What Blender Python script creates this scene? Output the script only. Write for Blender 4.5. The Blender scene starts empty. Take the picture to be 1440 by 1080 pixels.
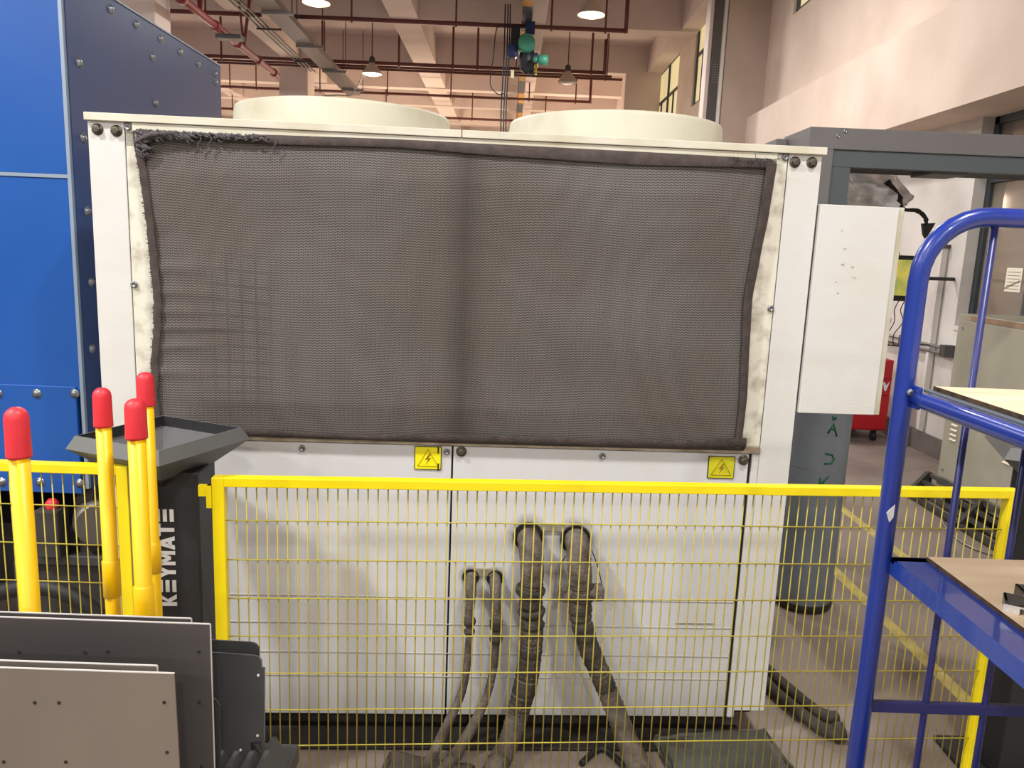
import bpy, bmesh, math, random
from mathutils import Vector, Matrix
random.seed(7)
S = bpy.context.scene
COL = S.collection
PI = math.pi
# ---------------------------------------------------------------- camera
cam_d = bpy.data.cameras.new('camera'); cam = bpy.data.objects.new('camera', cam_d); COL.objects.link(cam)
cam_d.sensor_width = 36; cam_d.lens = 1084 / 1440 * 36; cam_d.clip_start = .02; cam_d.clip_end = 200
dn = Vector((-248, 6160, 1084)).normalized(); fw = Vector((-5, -191, 1084)).normalized()
fw = (fw - dn * fw.dot(dn)).normalized(); up = -dn; rt = fw.cross(up)
if rt.x < 0: rt = -rt
# rows of R are world axes expressed in (x right, y down, z forward) camera axes
R = [rt, fw, up]
m = Matrix.Identity(4)
for i in range(3):
    m[i][0] = R[i].x; m[i][1] = -R[i].y; m[i][2] = -R[i].z
m[0][3], m[1][3], m[2][3] = 0, 0, 1.65
cam.matrix_world = m
S.camera = cam
# ---------------------------------------------------------------- world, lights, exposure
w = bpy.data.worlds.new('world'); S.world = w; w.use_nodes = True
w.node_tree.nodes['Background'].inputs[0].default_value = (1.0, .985, .965, 1)
w.node_tree.nodes['Background'].inputs[1].default_value = .42
def area(name, loc, size, power, color, rot=(0, 0, 0), shape='DISK', sy=None):
    d = bpy.data.lights.new(name, 'AREA'); d.shape = shape; d.size = size; d.energy = power; d.color = color
    if sy: d.size_y = sy
    o = bpy.data.objects.new(name, d); COL.objects.link(o); o.location = loc; o.rotation_euler = rot; return o
NEUTRAL = (1, .975, .94); WARM = (1, .80, .58)
LAMPS = []
for ly in (-8.5, -4.2, .2, 7.9, 12.92, 17.92):
    for lx in (-7.4, -3.15, 1.16):
        LAMPS.append((lx, ly))
for i, (lx, ly) in enumerate(LAMPS):
    if (lx, ly) == (1.16, 17.92): continue
    p = (150 if ly < 8 and lx > 0 else 245) if ly > 5 else ((300 if lx < -3 else 165) if ly > 0 else 170)
    area('lamp_light', (lx, ly, 5.28), .34, p, NEUTRAL)
for ly in (22.4, 27):  # added warm point fills brightening the far bays, no fixtures built
    for lx in (-9, -3, 1.5):
        d = bpy.data.lights.new('far_bay_fill', 'POINT'); d.energy = 260; d.color = (1, .78, .56); d.shadow_soft_size = .5
        o = bpy.data.objects.new('far_bay_fill', d); COL.objects.link(o); o.location = (lx, ly, 3.6)
S.view_settings.view_transform = 'Standard'; S.view_settings.look = 'None'
S.view_settings.gamma = 1; S.view_settings.use_curve_mapping = False
S.view_settings.exposure = -0.08

# ---------------------------------------------------------------- helpers
def lin(h):
    h = h.lstrip('#'); out = []
    for i in (0, 2, 4):
        c = int(h[i:i + 2], 16) / 255
        out.append(c / 12.92 if c <= .04045 else ((c + .055) / 1.055) ** 2.4)
    return tuple(out) + (1,)
MATS = {}
def mat(name, col, rough=.5, metal=0, col2=None, scale=5, bump=0, bscale=None, emit=0, detail=6, lo=.35, hi=.7, stretch=(1, 1, 1), spec=None, coat=0):
    if name in MATS: return MATS[name]
    M = bpy.data.materials.new(name); M.use_nodes = True; MATS[name] = M
    nt = M.node_tree; b = nt.nodes['Principled BSDF']
    c1 = lin(col); b.inputs['Base Color'].default_value = c1
    b.inputs['Roughness'].default_value = rough; b.inputs['Metallic'].default_value = metal
    if spec is not None: b.inputs['Specular IOR Level'].default_value = spec
    if coat: b.inputs['Coat Weight'].default_value = coat
    if col2 or bump:
        tc = nt.nodes.new('ShaderNodeTexCoord'); mp = nt.nodes.new('ShaderNodeMapping')
        mp.inputs['Scale'].default_value = stretch
        nt.links.new(tc.outputs['Object'], mp.inputs[0])
    if col2:
        n = nt.nodes.new('ShaderNodeTexNoise'); n.inputs['Scale'].default_value = scale; n.inputs['Detail'].default_value = detail
        nt.links.new(mp.outputs[0], n.inputs['Vector'])
        r = nt.nodes.new('ShaderNodeValToRGB'); r.color_ramp.elements[0].position = lo; r.color_ramp.elements[1].position = hi
        r.color_ramp.elements[0].color = c1; r.color_ramp.elements[1].color = lin(col2)
        nt.links.new(n.outputs['Fac'], r.inputs[0]); nt.links.new(r.outputs[0], b.inputs['Base Color'])
    if bump:
        n2 = nt.nodes.new('ShaderNodeTexNoise'); n2.inputs['Scale'].default_value = bscale or scale * 4; n2.inputs['Detail'].default_value = 4
        nt.links.new(mp.outputs[0], n2.inputs['Vector'])
        bp = nt.nodes.new('ShaderNodeBump'); bp.inputs['Strength'].default_value = bump; bp.inputs['Distance'].default_value = .01
        nt.links.new(n2.outputs['Fac'], bp.inputs['Height']); nt.links.new(bp.outputs[0], b.inputs['Normal'])
    if emit:
        b.inputs['Emission Color'].default_value = c1; b.inputs['Emission Strength'].default_value = emit
    return M

class MB:
    """collects simple shapes and links them as one mesh object"""
    def __init__(s): s.bm = bmesh.new()
    def box(s, x0, y0, z0, x1, y1, z1, bev=0):
        r = bmesh.ops.create_cube(s.bm, size=1)
        vs = r['verts']
        for v in vs:
            v.co = Vector(((x0 + x1) / 2 + v.co.x * (x1 - x0), (y0 + y1) / 2 + v.co.y * (y1 - y0), (z0 + z1) / 2 + v.co.z * (z1 - z0)))
        if bev:
            es = list({e for v in vs for e in v.link_edges})
            bmesh.ops.bevel(s.bm, geom=es, offset=bev, segments=2, affect='EDGES', profile=.5)
        return s
    def bar(s, a, b, wx, wy):                      # rectangular bar from a to b
        a = Vector(a); b = Vector(b); d = b - a; L = d.length
        q = d.to_track_quat('Z', 'Y')
        r = bmesh.ops.create_cube(s.bm, size=1)
        for v in r['verts']:
            v.co = a + q @ Vector((v.co.x * wx, v.co.y * wy, (v.co.z + .5) * L))
        return s
    def cyl(s, a, b, r1, r2=None, n=12, caps=True):
        a = Vector(a); b = Vector(b); d = b - a
        if r2 is None: r2 = r1
        q = d.to_track_quat('Z', 'Y')
        A = [s.bm.verts.new(a + q @ Vector((r1 * math.cos(2 * PI * i / n), r1 * math.sin(2 * PI * i / n), 0))) for i in range(n)]
        B = [s.bm.verts.new(b + q @ Vector((r2 * math.cos(2 * PI * i / n), r2 * math.sin(2 * PI * i / n), 0))) for i in range(n)]
        for i in range(n):
            f = s.bm.faces.new((A[i], A[(i + 1) % n], B[(i + 1) % n], B[i])); f.smooth = True
        if caps:
            s.bm.faces.new(list(reversed(A))); s.bm.faces.new(B)
        return s
    def tube(s, pts, r, n=10, caps=True, jit=0):
        pts = [Vector(p) for p in pts]; rr = r if isinstance(r, (list, tuple)) else [r] * len(pts)
        rings = []; prev = None
        for i, p in enumerate(pts):
            t = (pts[min(i + 1, len(pts) - 1)] - pts[max(i - 1, 0)]).normalized()
            if prev is None:
                ref = Vector((0, 0, 1)) if abs(t.z) < .9 else Vector((0, 1, 0))
                u = t.cross(ref).normalized()
            else:
                u = (prev - t * prev.dot(t)).normalized()
            prev = u; v = t.cross(u)
            k = rr[i] * (1 + (random.uniform(-jit, jit) if jit else 0))
            rings.append([s.bm.verts.new(p + (u * math.cos(2 * PI * j / n) + v * math.sin(2 * PI * j / n)) * k) for j in range(n)])
        for i in range(len(rings) - 1):
            for j in range(n):
                f = s.bm.faces.new((rings[i][j], rings[i][(j + 1) % n], rings[i + 1][(j + 1) % n], rings[i + 1][j])); f.smooth = True
        if caps:
            s.bm.faces.new(list(reversed(rings[0]))); s.bm.faces.new(rings[-1])
        return s
    def lathe(s, prof, c=(0, 0, 0), n=32, cap0=False, cap1=False, smooth=True):
        c = Vector(c); rings = [[s.bm.verts.new(c + Vector((r * math.cos(2 * PI * j / n), r * math.sin(2 * PI * j / n), z))) for j in range(n)] for r, z in prof]
        for i in range(len(rings) - 1):
            for j in range(n):
                f = s.bm.faces.new((rings[i][j], rings[i][(j + 1) % n], rings[i + 1][(j + 1) % n], rings[i + 1][j])); f.smooth = smooth
        if cap0: s.bm.faces.new(list(reversed(rings[0])))
        if cap1: s.bm.faces.new(rings[-1])
        return s
    def prism(s, poly, o, u, v, n):                # polygon (a,b) -> o+u*a+v*b, extruded by n
        o, u, v, n = Vector(o), Vector(u), Vector(v), Vector(n)
        A = [s.bm.verts.new(o + u * a + v * b) for a, b in poly]; B = [s.bm.verts.new(p.co + n) for p in A]
        k = len(poly)
        s.bm.faces.new(A); s.bm.faces.new(list(reversed(B)))
        for i in range(k): s.bm.faces.new((A[i], A[(i + 1) % k], B[(i + 1) % k], B[i]))
        return s
    def quad(s, *ps):
        s.bm.faces.new([s.bm.verts.new(Vector(p)) for p in ps]); return s
    def mesh(s, name, m):
        bmesh.ops.recalc_face_normals(s.bm, faces=s.bm.faces)
        me = bpy.data.meshes.new(name); s.bm.to_mesh(me); s.bm.free()
        if m: me.materials.append(m)
        return me
    def build(s, name, m, parent=None, loc=None):
        o = bpy.data.objects.new(name, s.mesh(name, m)); COL.objects.link(o)
        if parent: o.parent = parent
        if loc: o.location = loc
        return o
def inst(name, me, parent, loc=(0, 0, 0), rot=(0, 0, 0)):
    o = bpy.data.objects.new(name, me); COL.objects.link(o); o.parent = parent; o.location = loc; o.rotation_euler = rot; return o
def thing(name, label, cat, loc=(0, 0, 0), rz=0, group=None):
    o = bpy.data.objects.new(name, None); COL.objects.link(o); o.location = loc; o.rotation_euler = (0, 0, rz)
    o.empty_display_size = .1
    return tag(o, label, cat, group)
def tag(o, label, cat, group=None):
    o['label'] = label; o['category'] = cat
    if group: o['group'] = group
    return o
def struct(o): o['kind'] = 'structure'; return o
def smooth_path(pts, k=6):
    P = [Vector(p) for p in pts]; out = []
    for i in range(len(P) - 1):
        p0 = P[max(i - 1, 0)]; p1 = P[i]; p2 = P[i + 1]; p3 = P[min(i + 2, len(P) - 1)]
        for j in range(k):
            t = j / k
            out.append(.5 * ((2 * p1) + (p2 - p0) * t + (2 * p0 - 5 * p1 + 4 * p2 - p3) * t * t + (3 * p1 - p0 - 3 * p2 + p3) * t ** 3))
    out.append(P[-1]); return out

# ---------------------------------------------------------------- materials
m_plaster = mat('pink_plaster', '#e2d0c2', .9, col2='#cfbbac', scale=1.2, bump=.15, bscale=9, lo=.35, hi=.75)
m_lower = mat('white_plaster', '#d8d3ce', .9, col2='#bdb7b0', scale=1.6, bump=.1, bscale=9)
m_ceil = mat('ceiling_paint', '#cdbdb9', .95, col2='#c0b0ac', scale=.6, bump=.06, bscale=4)
m_beam = mat('beam_paint', '#d8c9c2', .95, col2='#cabab3', scale=.8)
m_white = mat('chiller_white', '#d4d4d1', .33, col2='#cfcdc5', scale=3.5, bump=.05, bscale=60, lo=.45, hi=.8, stretch=(1, 1, 2.2))
def stained():
    M = mat('chiller_white_stained', '#cfd0d2', .27, col2='#cdccc7', scale=3.5, stretch=(2.4, 1, .6), lo=.45, hi=.85)
    nt = M.node_tree; N = nt.nodes.new; L = nt.links.new; b = nt.nodes['Principled BSDF']
    tc = N('ShaderNodeTexCoord'); sp = N('ShaderNodeSeparateXYZ'); L(tc.outputs['Object'], sp.inputs[0])
    no = N('ShaderNodeTexNoise'); no.inputs['Scale'].default_value = 38; no.inputs['Detail'].default_value = 8; L(tc.outputs['Object'], no.inputs['Vector'])
    mp = N('ShaderNodeMapping'); mp.inputs['Scale'].default_value = (30, 1, 3); L(tc.outputs['Object'], mp.inputs[0])
    ns = N('ShaderNodeTexNoise'); ns.inputs['Scale'].default_value = 1; ns.inputs['Detail'].default_value = 5; L(mp.outputs[0], ns.inputs['Vector'])
    def m(op, a, b_=None, clamp=False):
        n = N('ShaderNodeMath'); n.operation = op; n.use_clamp = clamp
        for i, x in enumerate((a, b_)):
            if x is None: continue
            if isinstance(x, (int, float)): n.inputs[i].default_value = x
            else: L(x, n.inputs[i])
        return n.outputs[0]
    tot = None
    for (px, pz, rr, k) in [(1.342, .722, .046, .035), (1.498, .716, .046, .035), (1.158, .578, .024, .02), (1.238, .575, .024, .02), (1.42, .60, .02, .06), (1.2, .5, .01, .04)]:
        dx = m('SUBTRACT', sp.outputs[0], px); dz = m('SUBTRACT', sp.outputs[2], pz)
        d = m('SQRT', m('ADD', m('MULTIPLY', dx, dx), m('MULTIPLY', dz, dz)))
        v = m('SUBTRACT', 1, m('DIVIDE', m('SUBTRACT', d, rr), k), True)
        tot = v if tot is None else m('MAXIMUM', tot, v)
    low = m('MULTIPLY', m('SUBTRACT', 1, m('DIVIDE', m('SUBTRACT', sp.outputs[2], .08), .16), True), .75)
    near = m('SUBTRACT', 1, m('DIVIDE', m('ABSOLUTE', m('SUBTRACT', sp.outputs[0], 1.36)), .34), True)
    drip = m('MULTIPLY', m('MULTIPLY', near, m('SUBTRACT', 1.05, m('DIVIDE', sp.outputs[2], .7), True)), .8)
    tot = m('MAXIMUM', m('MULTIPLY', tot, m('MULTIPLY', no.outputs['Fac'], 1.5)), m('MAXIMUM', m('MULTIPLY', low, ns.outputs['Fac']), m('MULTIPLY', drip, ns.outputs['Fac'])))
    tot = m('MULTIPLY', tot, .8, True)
    mx = N('ShaderNodeMix'); mx.data_type = 'RGBA'
    src = b.inputs['Base Color'].links[0].from_socket
    L(tot, mx.inputs[0]); L(src, mx.inputs[6]); mx.inputs[7].default_value = lin('#6a6153'); L(mx.outputs[2], b.inputs['Base Color'])
    return M
m_stain = stained()
m_cream = mat('chiller_cream', '#d2cfbf', .55, col2='#bcb496', scale=7, lo=.42, hi=.8)
m_ring = mat('fan_ring_paint', '#c5c2b0', .6, col2='#aaa48c', scale=5, lo=.5, hi=.85)
m_grime = mat('grimy_cream', '#dbd8c9', .6, col2='#8a7f68', scale=18, detail=12, lo=.47, hi=.82, bump=.1, bscale=60)
m_rail = mat('dirty_rail', '#b0a490', .7, col2='#7d6d5a', scale=14, stretch=(1, 1, 1))
m_dark = mat('near_black', '#1c1b1a', .8)  # dark tone for panel gaps, ports, punched holes and the sign scuff
m_base = mat('skid_dark', '#3a3633', .8, col2='#2a2624', scale=9)
m_hem = mat('brown_hem', '#4d4340', .95, col2='#3b3330', scale=30, bump=.3, bscale=200)
m_fray = mat('frayed_fabric', '#5c585b', 1, col2='#403d40', scale=60, bump=.5, bscale=150)
m_steel = mat('bolt_steel', '#8f9196', .35, .9)
m_boltdirty = mat('bolt_dirty', '#6d675c', .5, .7, col2='#4a4238', scale=60)
m_yel = mat('yellow_paint', '#f2dc10', .38, col2='#e2c80c', scale=6, lo=.5, hi=.8)
m_yel2 = mat('yellow_tube_paint', '#f0c203', .4, col2='#e9b803', scale=4)
m_wire = mat('yellow_wire', '#b9ad3e', .4, col2='#9c8c34', scale=12)
m_red = mat('red_cap_plastic', '#e2343f', .45, col2='#d52a36', scale=8)
m_black = mat('black_powdercoat', '#232325', .55, bump=.1, bscale=300)
m_tray = mat('grey_hopper_paint', '#626463', .5, bump=.08, bscale=300)
m_trayin = mat('grey_hopper_liner', '#58585a', .6)
m_letter = mat('white_lettering', '#e9e9e9', .5)
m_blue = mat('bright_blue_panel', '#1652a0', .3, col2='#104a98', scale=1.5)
m_blue2 = mat('blue_side_sheen', '#2d4676', .3, col2='#294170', scale=1.5)  # front's blue paint, greyed by the ceiling reflection put into its colour
m_bluetrim = mat('pale_trim', '#8d9db0', .4, .3)
m_sheet = mat('galvanised_sheet', '#6a6563', .42, .55, col2='#5c5858', scale=2.5, stretch=(1, 1, .5))
m_sheet2 = mat('galvanised_sheet_tan', '#8c8378', .42, .5, col2='#7e766d', scale=2.5, stretch=(1, 1, .5))
m_edge = mat('pale_metal', '#e4e1dc', .35, .4)  # pale metal; on sheet tops, light catching the edge put into the colour
m_bracket = mat('dark_bracket_steel', '#4f4f4f', .5, .4, col2='#464646', scale=5)
m_trolley = mat('ultramarine_tube', '#1a3590', .28, col2='#163086', scale=5, coat=.3)
m_trolley2 = mat('dark_blue_bar', '#262a66', .35)
m_deck = mat('blue_angle_steel', '#21409c', .22, coat=.6)
m_ply = mat('plywood', '#e6cfb2', .6, col2='#d2b796', scale=3, stretch=(1, 9, 1), lo=.3, hi=.75)
m_plyedge = mat('plywood_edge', '#54402e', .8, col2='#2c2018', scale=60)
m_cylgas = mat('gas_cylinder_paint', '#767d84', .5, col2='#697077', scale=5, bump=.05, bscale=40)
m_green = mat('green_marker', '#0d5c38', .6)
m_frame = mat('grey_enclosure_paint', '#6c6a6b', .55, col2='#676566', scale=3)
m_teal = mat('teal_inner_frame', '#4d5659', .5)
m_winframe = mat('window_frame_dark', '#3b4246', .5)
m_pipe_red = mat('maroon_pipe', '#63302c', .55, col2='#572a27', scale=6)
m_pipe_red2 = mat('crimson_pipe', '#74282c', .5)
m_galv = mat('galvanised_tray', '#8b8684', .45, .5)
m_wrap = mat('insulation_tape', '#6f665f', .8, col2='#41382f', scale=22, bump=.6, bscale=70)
m_wrap2 = mat('black_insulation', '#2b2825', .8, col2='#463e37', scale=16, bump=.5, bscale=60)
m_beige = mat('beige_cabinet_paint', '#a3a08f', .5, col2='#979484', scale=3)
m_redcab = mat('red_cabinet_paint', '#b01520', .4)
m_rubber = mat('black_rubber', '#1b1a19', .6)
m_card = mat('cardboard_tape', '#a08468', .7, col2='#86694f', scale=12)
m_label = mat('grey_label', '#8d8878', .6, col2='#79745f', scale=40)
m_signy = mat('sign_yellow', '#f6ea0e', .45)
m_signy2 = mat('sign_yellow_faded', '#ddd21c', .5, col2='#b5b71e', scale=14)
m_signb = mat('sign_black', '#2a2410', .5)
m_signo = mat('sign_brown_line', '#8a6a10', .5)

# floor: dusty concrete
M = mat('floor_concrete', '#6f625b', .65, col2='#94887f', scale=1.4, bump=.2, bscale=14, detail=10, lo=.3, hi=.7)
m_line = mat('floor_line_yellow', '#c3b36a', .8, col2='#9c8c5c', scale=9)
# knitted filter cloth
def knit():
    M = bpy.data.materials.new('knitted_filter_cloth'); M.use_nodes = True; nt = M.node_tree; b = nt.nodes['Principled BSDF']
    b.inputs['Roughness'].default_value = .95; b.inputs['Specular IOR Level'].default_value = .15
    N = nt.nodes.new; L = nt.links.new
    tc = N('ShaderNodeTexCoord'); sp = N('ShaderNodeSeparateXYZ'); L(tc.outputs['UV'], sp.inputs[0])
    def M2(op, a, b_=None, c=None):
        n = N('ShaderNodeMath'); n.operation = op
        for i, x in enumerate((a, b_, c)):
            if x is None: continue
            if isinstance(x, (int, float)): n.inputs[i].default_value = x
            else: L(x, n.inputs[i])
        return n.outputs[0]
    X = sp.outputs[0]; Z = sp.outputs[1]
    zig = M2('MULTIPLY', M2('SINE', M2('MULTIPLY', X, 2 * PI / .0135)), 1.1)
    row = M2('SINE', M2('ADD', M2('MULTIPLY', Z, 2 * PI / .0078), zig))
    col = M2('SINE', M2('MULTIPLY', X, 2 * PI / .0068))
    k = M2('ADD', M2('MULTIPLY', row, .34), M2('ADD', M2('MULTIPLY', col, .10), .5))
    no = N('ShaderNodeTexNoise'); no.inputs['Scale'].default_value = 2.2; no.inputs['Detail'].default_value = 8; L(tc.outputs['UV'], no.inputs['Vector'])
    no2 = N('ShaderNodeTexNoise'); no2.inputs['Scale'].default_value = 90; no2.inputs['Detail'].default_value = 3; L(tc.outputs['UV'], no2.inputs['Vector'])
    base = N('ShaderNodeMix'); base.data_type = 'RGBA'; base.inputs[6].default_value = lin('#3c3938'); base.inputs[7].default_value = lin('#7e7a78')
    L(k, base.inputs[0])
    tint = N('ShaderNodeMix'); tint.data_type = 'RGBA'; tint.blend_type = 'MULTIPLY'; tint.inputs[0].default_value = 1
    ramp = N('ShaderNodeValToRGB'); ramp.color_ramp.elements[0].position = .35; ramp.color_ramp.elements[1].position = .7
    ramp.color_ramp.elements[0].color = (.86, .80, .75, 1); ramp.color_ramp.elements[1].color = (1, 1, 1, 1); L(no.outputs['Fac'], ramp.inputs[0])
    L(base.outputs[2], tint.inputs[6]); L(ramp.outputs[0], tint.inputs[7])
    # dirt pressed in by the frame behind: one vertical band and a faint lattice of wire marks on the left
    band = M2('SUBTRACT', 1, M2('SMOOTH_MIN', M2('MULTIPLY', M2('ABSOLUTE', M2('SUBTRACT', X, 1.108)), 14), 1, .3))
    def win(v, c, h, s_):
        return M2('MINIMUM', M2('MAXIMUM', M2('MULTIPLY', M2('SUBTRACT', h, M2('ABSOLUTE', M2('SUBTRACT', v, c))), s_), 0), 1)
    lx = M2('POWER', M2('MAXIMUM', M2('SINE', M2('MULTIPLY', X, 2 * PI / .043)), 0), 6)
    lz = M2('POWER', M2('MAXIMUM', M2('SINE', M2('MULTIPLY', Z, 2 * PI / .047)), 0), 6)
    lat = M2('MULTIPLY', M2('MAXIMUM', lx, lz), M2('MULTIPLY', win(X, .43, .14, 12), win(Z, 1.37, .31, 7)))
    lat = M2('MULTIPLY', lat, M2('MULTIPLY', no.outputs['Fac'], 1.3))
    tear = M2('MULTIPLY', win(Z, 1.372, .012, 120), win(X, .29, .16, 10))
    tear2 = M2('MULTIPLY', win(Z, 1.318, .010, 120), win(X, .27, .12, 10))
    dirt = M2('MINIMUM', M2('ADD', M2('MULTIPLY', band, .5), M2('ADD', M2('MULTIPLY', lat, .45), M2('MULTIPLY', M2('MAXIMUM', tear, tear2), .4))), .8)
    dm = N('ShaderNodeMix'); dm.data_type = 'RGBA'; L(dirt, dm.inputs[0]); L(tint.outputs[2], dm.inputs[6]); dm.inputs[7].default_value = lin('#383330')
    L(dm.outputs[2], b.inputs['Base Color'])
    bp = N('ShaderNodeBump'); bp.inputs['Strength'].default_value = .35; bp.inputs['Distance'].default_value = .002
    L(M2('ADD', k, M2('MULTIPLY', no2.outputs['Fac'], .6)), bp.inputs['Height']); L(bp.outputs[0], b.inputs['Normal'])
    return M
m_knit = knit()
def foil_mat():
    return mat('silver_foil', '#f2f2f4', .36, .4, bump=.5, bscale=14, stretch=(1, 1, 2.5))
m_foil = foil_mat()
# glass of the near window, reflections and dim room painted into its colour
m_glass = mat('window_glass', '#8a7f72', .06, 0, col2='#6e665c', scale=2, stretch=(1, .3, 2.5), spec=.9)
m_sky = mat('lit_window_pane', '#e8d9a8', .5, emit=.62)
m_screen = mat('monitor_screen', '#c8b24a', .4, col2='#5f8050', scale=5, emit=0)
_nt = m_screen.node_tree; _b = _nt.nodes['Principled BSDF']
_nt.links.new([n for n in _nt.nodes if n.type == 'VALTORGB'][0].outputs[0], _b.inputs['Emission Color']); _b.inputs['Emission Strength'].default_value = .7
m_lamp = mat('lamp_glow', '#fff3d6', .5, emit=9)
m_lampoff = mat('lamp_reflector', '#b8a898', .4)

# ================================================================= SETTING
fl = struct(MB().box(-16, -10, -.1, 5, 36, 0).build('floor', M))
for (x0, x1, y0, y1, nm) in [(1.805, 1.865, 1.0, 9.5, 'yellow_line'), (2.30, 2.36, 4.0, 9.5, 'yellow_line')]:
    MB().box(x0, y0, 0.0, x1, y1, .0015).build('painted_line', m_line, fl)
ce = struct(MB().box(-16, -10, 6.62, 5, 36, 6.75).build('ceiling', m_ceil))
for y in (-7.5, -3.5, .3, 4.4, 8.4, 12.4):
    MB().box(-16, y, 6.0, 3.59, y + .32, 6.63).build('beam', m_beam, ce)
for y in (16.2, 20.0, 22.9, 25.6, 29.2, 33.0):
    MB().box(-16, y, 6.0, 3.59, y + .34, 6.63).build('beam', m_beam, ce)
for x0, x1 in [(-12.2, -11.75), (-9, -8.55), (-5.72, -5.28), (-2.5, -1.95), (.30, .56)]:
    MB().box(x0, -10, 6.03, x1, 35.9, 6.64).build('long_beam', m_beam, ce)
for (x0, x1, y0, y1) in [(-5.8, -5.1, 20.0, 20.7), (-12.5, -11.8, 20, 20.7), (2.73, 3.61, 20.02, 20.6), (-6.0, -5.3, 12.05, 12.6), (-5.8, -5.1, 29, 29.7), (2.9, 3.6, 29, 29.6)]:
    MB().box(x0, y0 + .013, 0, x1, y1, 6.645).build('column', m_beam, ce)
MB().box(3.25, 12.11, 6.04, 3.62, 35.9, 6.65).build('long_beam', m_beam, ce)
# right wall: lower wall x=3.8, projecting lintel x=3.384, upper wall x=3.6, windows cut as gaps
wl = struct(MB().box(3.8, 6.50, 0, 4.25, 11.7, 2.9).box(3.8, -10, 0, 4.25, 6.50, 1.155).box(3.8, -10, 1.155, 4.25, 2.2, 2.9)
            .box(3.8, 11.7, 0, 4.25, 36, 2.9).build('wall_right', m_lower))
MB().box(3.384, -10, 2.85, 4.25, 11.68, 3.65).build('lintel', m_plaster, wl)
MB().box(3.6, -10, 3.65, 4.0, 11.7, 4.8).box(3.6, 10.75, 4.8, 4.0, 11.7, 6.7).box(3.6, -10, 4.8, 4.0, 7.5, 6.7).box(3.6, 7.5, 6.4, 4.0, 10.75, 6.7).build('upper_wall', m_plaster, wl)
# far stretch of the upper wall with its two window openings
MB().box(3.6, 12.1, 2.9, 4.0, 36, 4.3).box(3.6, 12.1, 4.3, 4.0, 15.35, 6.7).box(3.6, 16.42, 4.3, 4.0, 17.9, 6.7).box(3.6, 20.75, 4.3, 4.0, 36, 6.7)\
    .box(3.6, 15.35, 6.2, 4.0, 16.42, 6.7).box(3.6, 17.9, 6.12, 4.0, 20.75, 6.7).box(3.6, 15.35, 4.3, 4.0, 16.42, 4.62).build('upper_wall', m_plaster, wl)
MB().box(3.0, 11.66, 0, 3.83, 12.1, 6.66).build('pilaster', mat('pilaster_paint', '#b9a79b', .9, col2='#ad9b8f', scale=1.3), wl)
MB().box(3.76, -10, 0, 3.8, 5.0, .17).box(3.76, 5.0, 0, 3.8, 11.6, .17).build('skirting', mat('skirting_grey', '#6e6561', .8, col2='#5b534f', scale=4), wl)
MB().box(-16, 36, 0, 5, 36.3, 6.7).build('wall_back', mat('far_wall', '#dcc5ae', .9))['kind'] = 'structure'
# far windows
def window(nm, x, y0, y1, z0, z1, ys, zs, lowys, pane, frame, paneoff=.06, split=None):
    r = struct(MB().box(x, y0, z0, x + .07, y0 + .06, z1).box(x, y1 - .06, z0, x + .07, y1, z1).box(x, y0, z0, x + .07, y1, z0 + .06).box(x, y0, z1 - .06, x + .07, y1, z1).build(nm, frame))
    for z in zs: MB().box(x, y0 + .06, z - .03, x + .07, y1 - .06, z + .03).build('transom', frame, r)
    for y in ys: MB().box(x - .01, y - .04, z0 + .06, x + .07, y + .04, z1 - .06).build('mullion', frame, r)
    for y in lowys: MB().box(x, y - .03, z0 + .06, x + .07, y + .03, zs[0] - .03).build('mullion', frame, r)
    yy = [y0 + .06] + sorted(ys) + [y1 - .06]
    for a, b in zip(yy[:-1], yy[1:]):
        MB().box(x + paneoff - .03, a, z0 + .05, x + paneoff - .01, b, z1 - .05).build('pane', pane, r)
    return r
window('window_1', 3.64, 17.9, 20.75, 4.3, 6.12, [19.2], [5.35], [18.6, 20.0], m_sky, m_winframe)
window('window_2', 3.64, 15.35, 16.42, 4.62, 6.2, [], [5.6], [15.9], m_sky, m_winframe)
window('window_3', 3.64, 7.5, 10.75, 4.8, 6.4, [9.1], [5.6], [], m_sky, m_winframe)
# near window with its reveal, dark room only painted in the glass
window('window_4', 3.90, 2.2, 6.50, 1.155, 2.85, [5.78, 3.9], [2.36], [], m_glass, m_winframe)
nw = bpy.data.objects['window_4']
MB().box(3.79, 2.2, 1.12, 3.90, 6.50, 1.157).build('sill', m_lower, nw)
# paper notice stuck on the glass, seen through it
pn = MB().box(3.925, 5.92, 1.47, 3.929, 6.11, 1.655).build('paper_notice', mat('paper_white', '#e9e3d2', .8), None)
tag(pn, 'white printed paper notice taped to the dark window glass', 'notice')
for k in range(6):
    MB().box(3.9235, 5.94, 1.49 + k * .026, 3.925, 6.09, 1.495 + k * .026).build('text_line', m_label, pn)
MB().bar((3.922, 6.12, 1.49), (3.922, 5.93, 1.56), .004, .006).build('pointer', m_label, pn)
# corner ducts beside the pilaster
o = MB().box(2.79, 11.62, 0, 2.915, 11.95, 6.62, .004).build('dark_riser_duct', mat('riser_dark', '#4b4745', .6)); tag(o, 'dark grey vertical riser duct in front of the far pilaster', 'duct')
sl = MB()
for k in range(8):
    for j in range(3): sl.box(2.82 + j * .03, 11.615, 4.1 + k * .035, 2.835 + j * .03, 11.62, 4.112 + k * .035)
sl.build('punched_slots', m_galv, o)['kind'] = 'stuff'
o = MB().cyl((2.955, 11.7, 0), (2.955, 11.7, 6.6), .04, n=16).build('white_downpipe', mat('pvc_white', '#e9e6e2', .4)); tag(o, 'white vertical downpipe between the dark riser and the pilaster', 'pipe')
o = MB().box(2.735, 11.66, 0, 2.787, 11.9, 6.62).build('white_riser_duct', m_beam); tag(o, 'narrow pale riser just left of the dark riser duct', 'duct')

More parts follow.
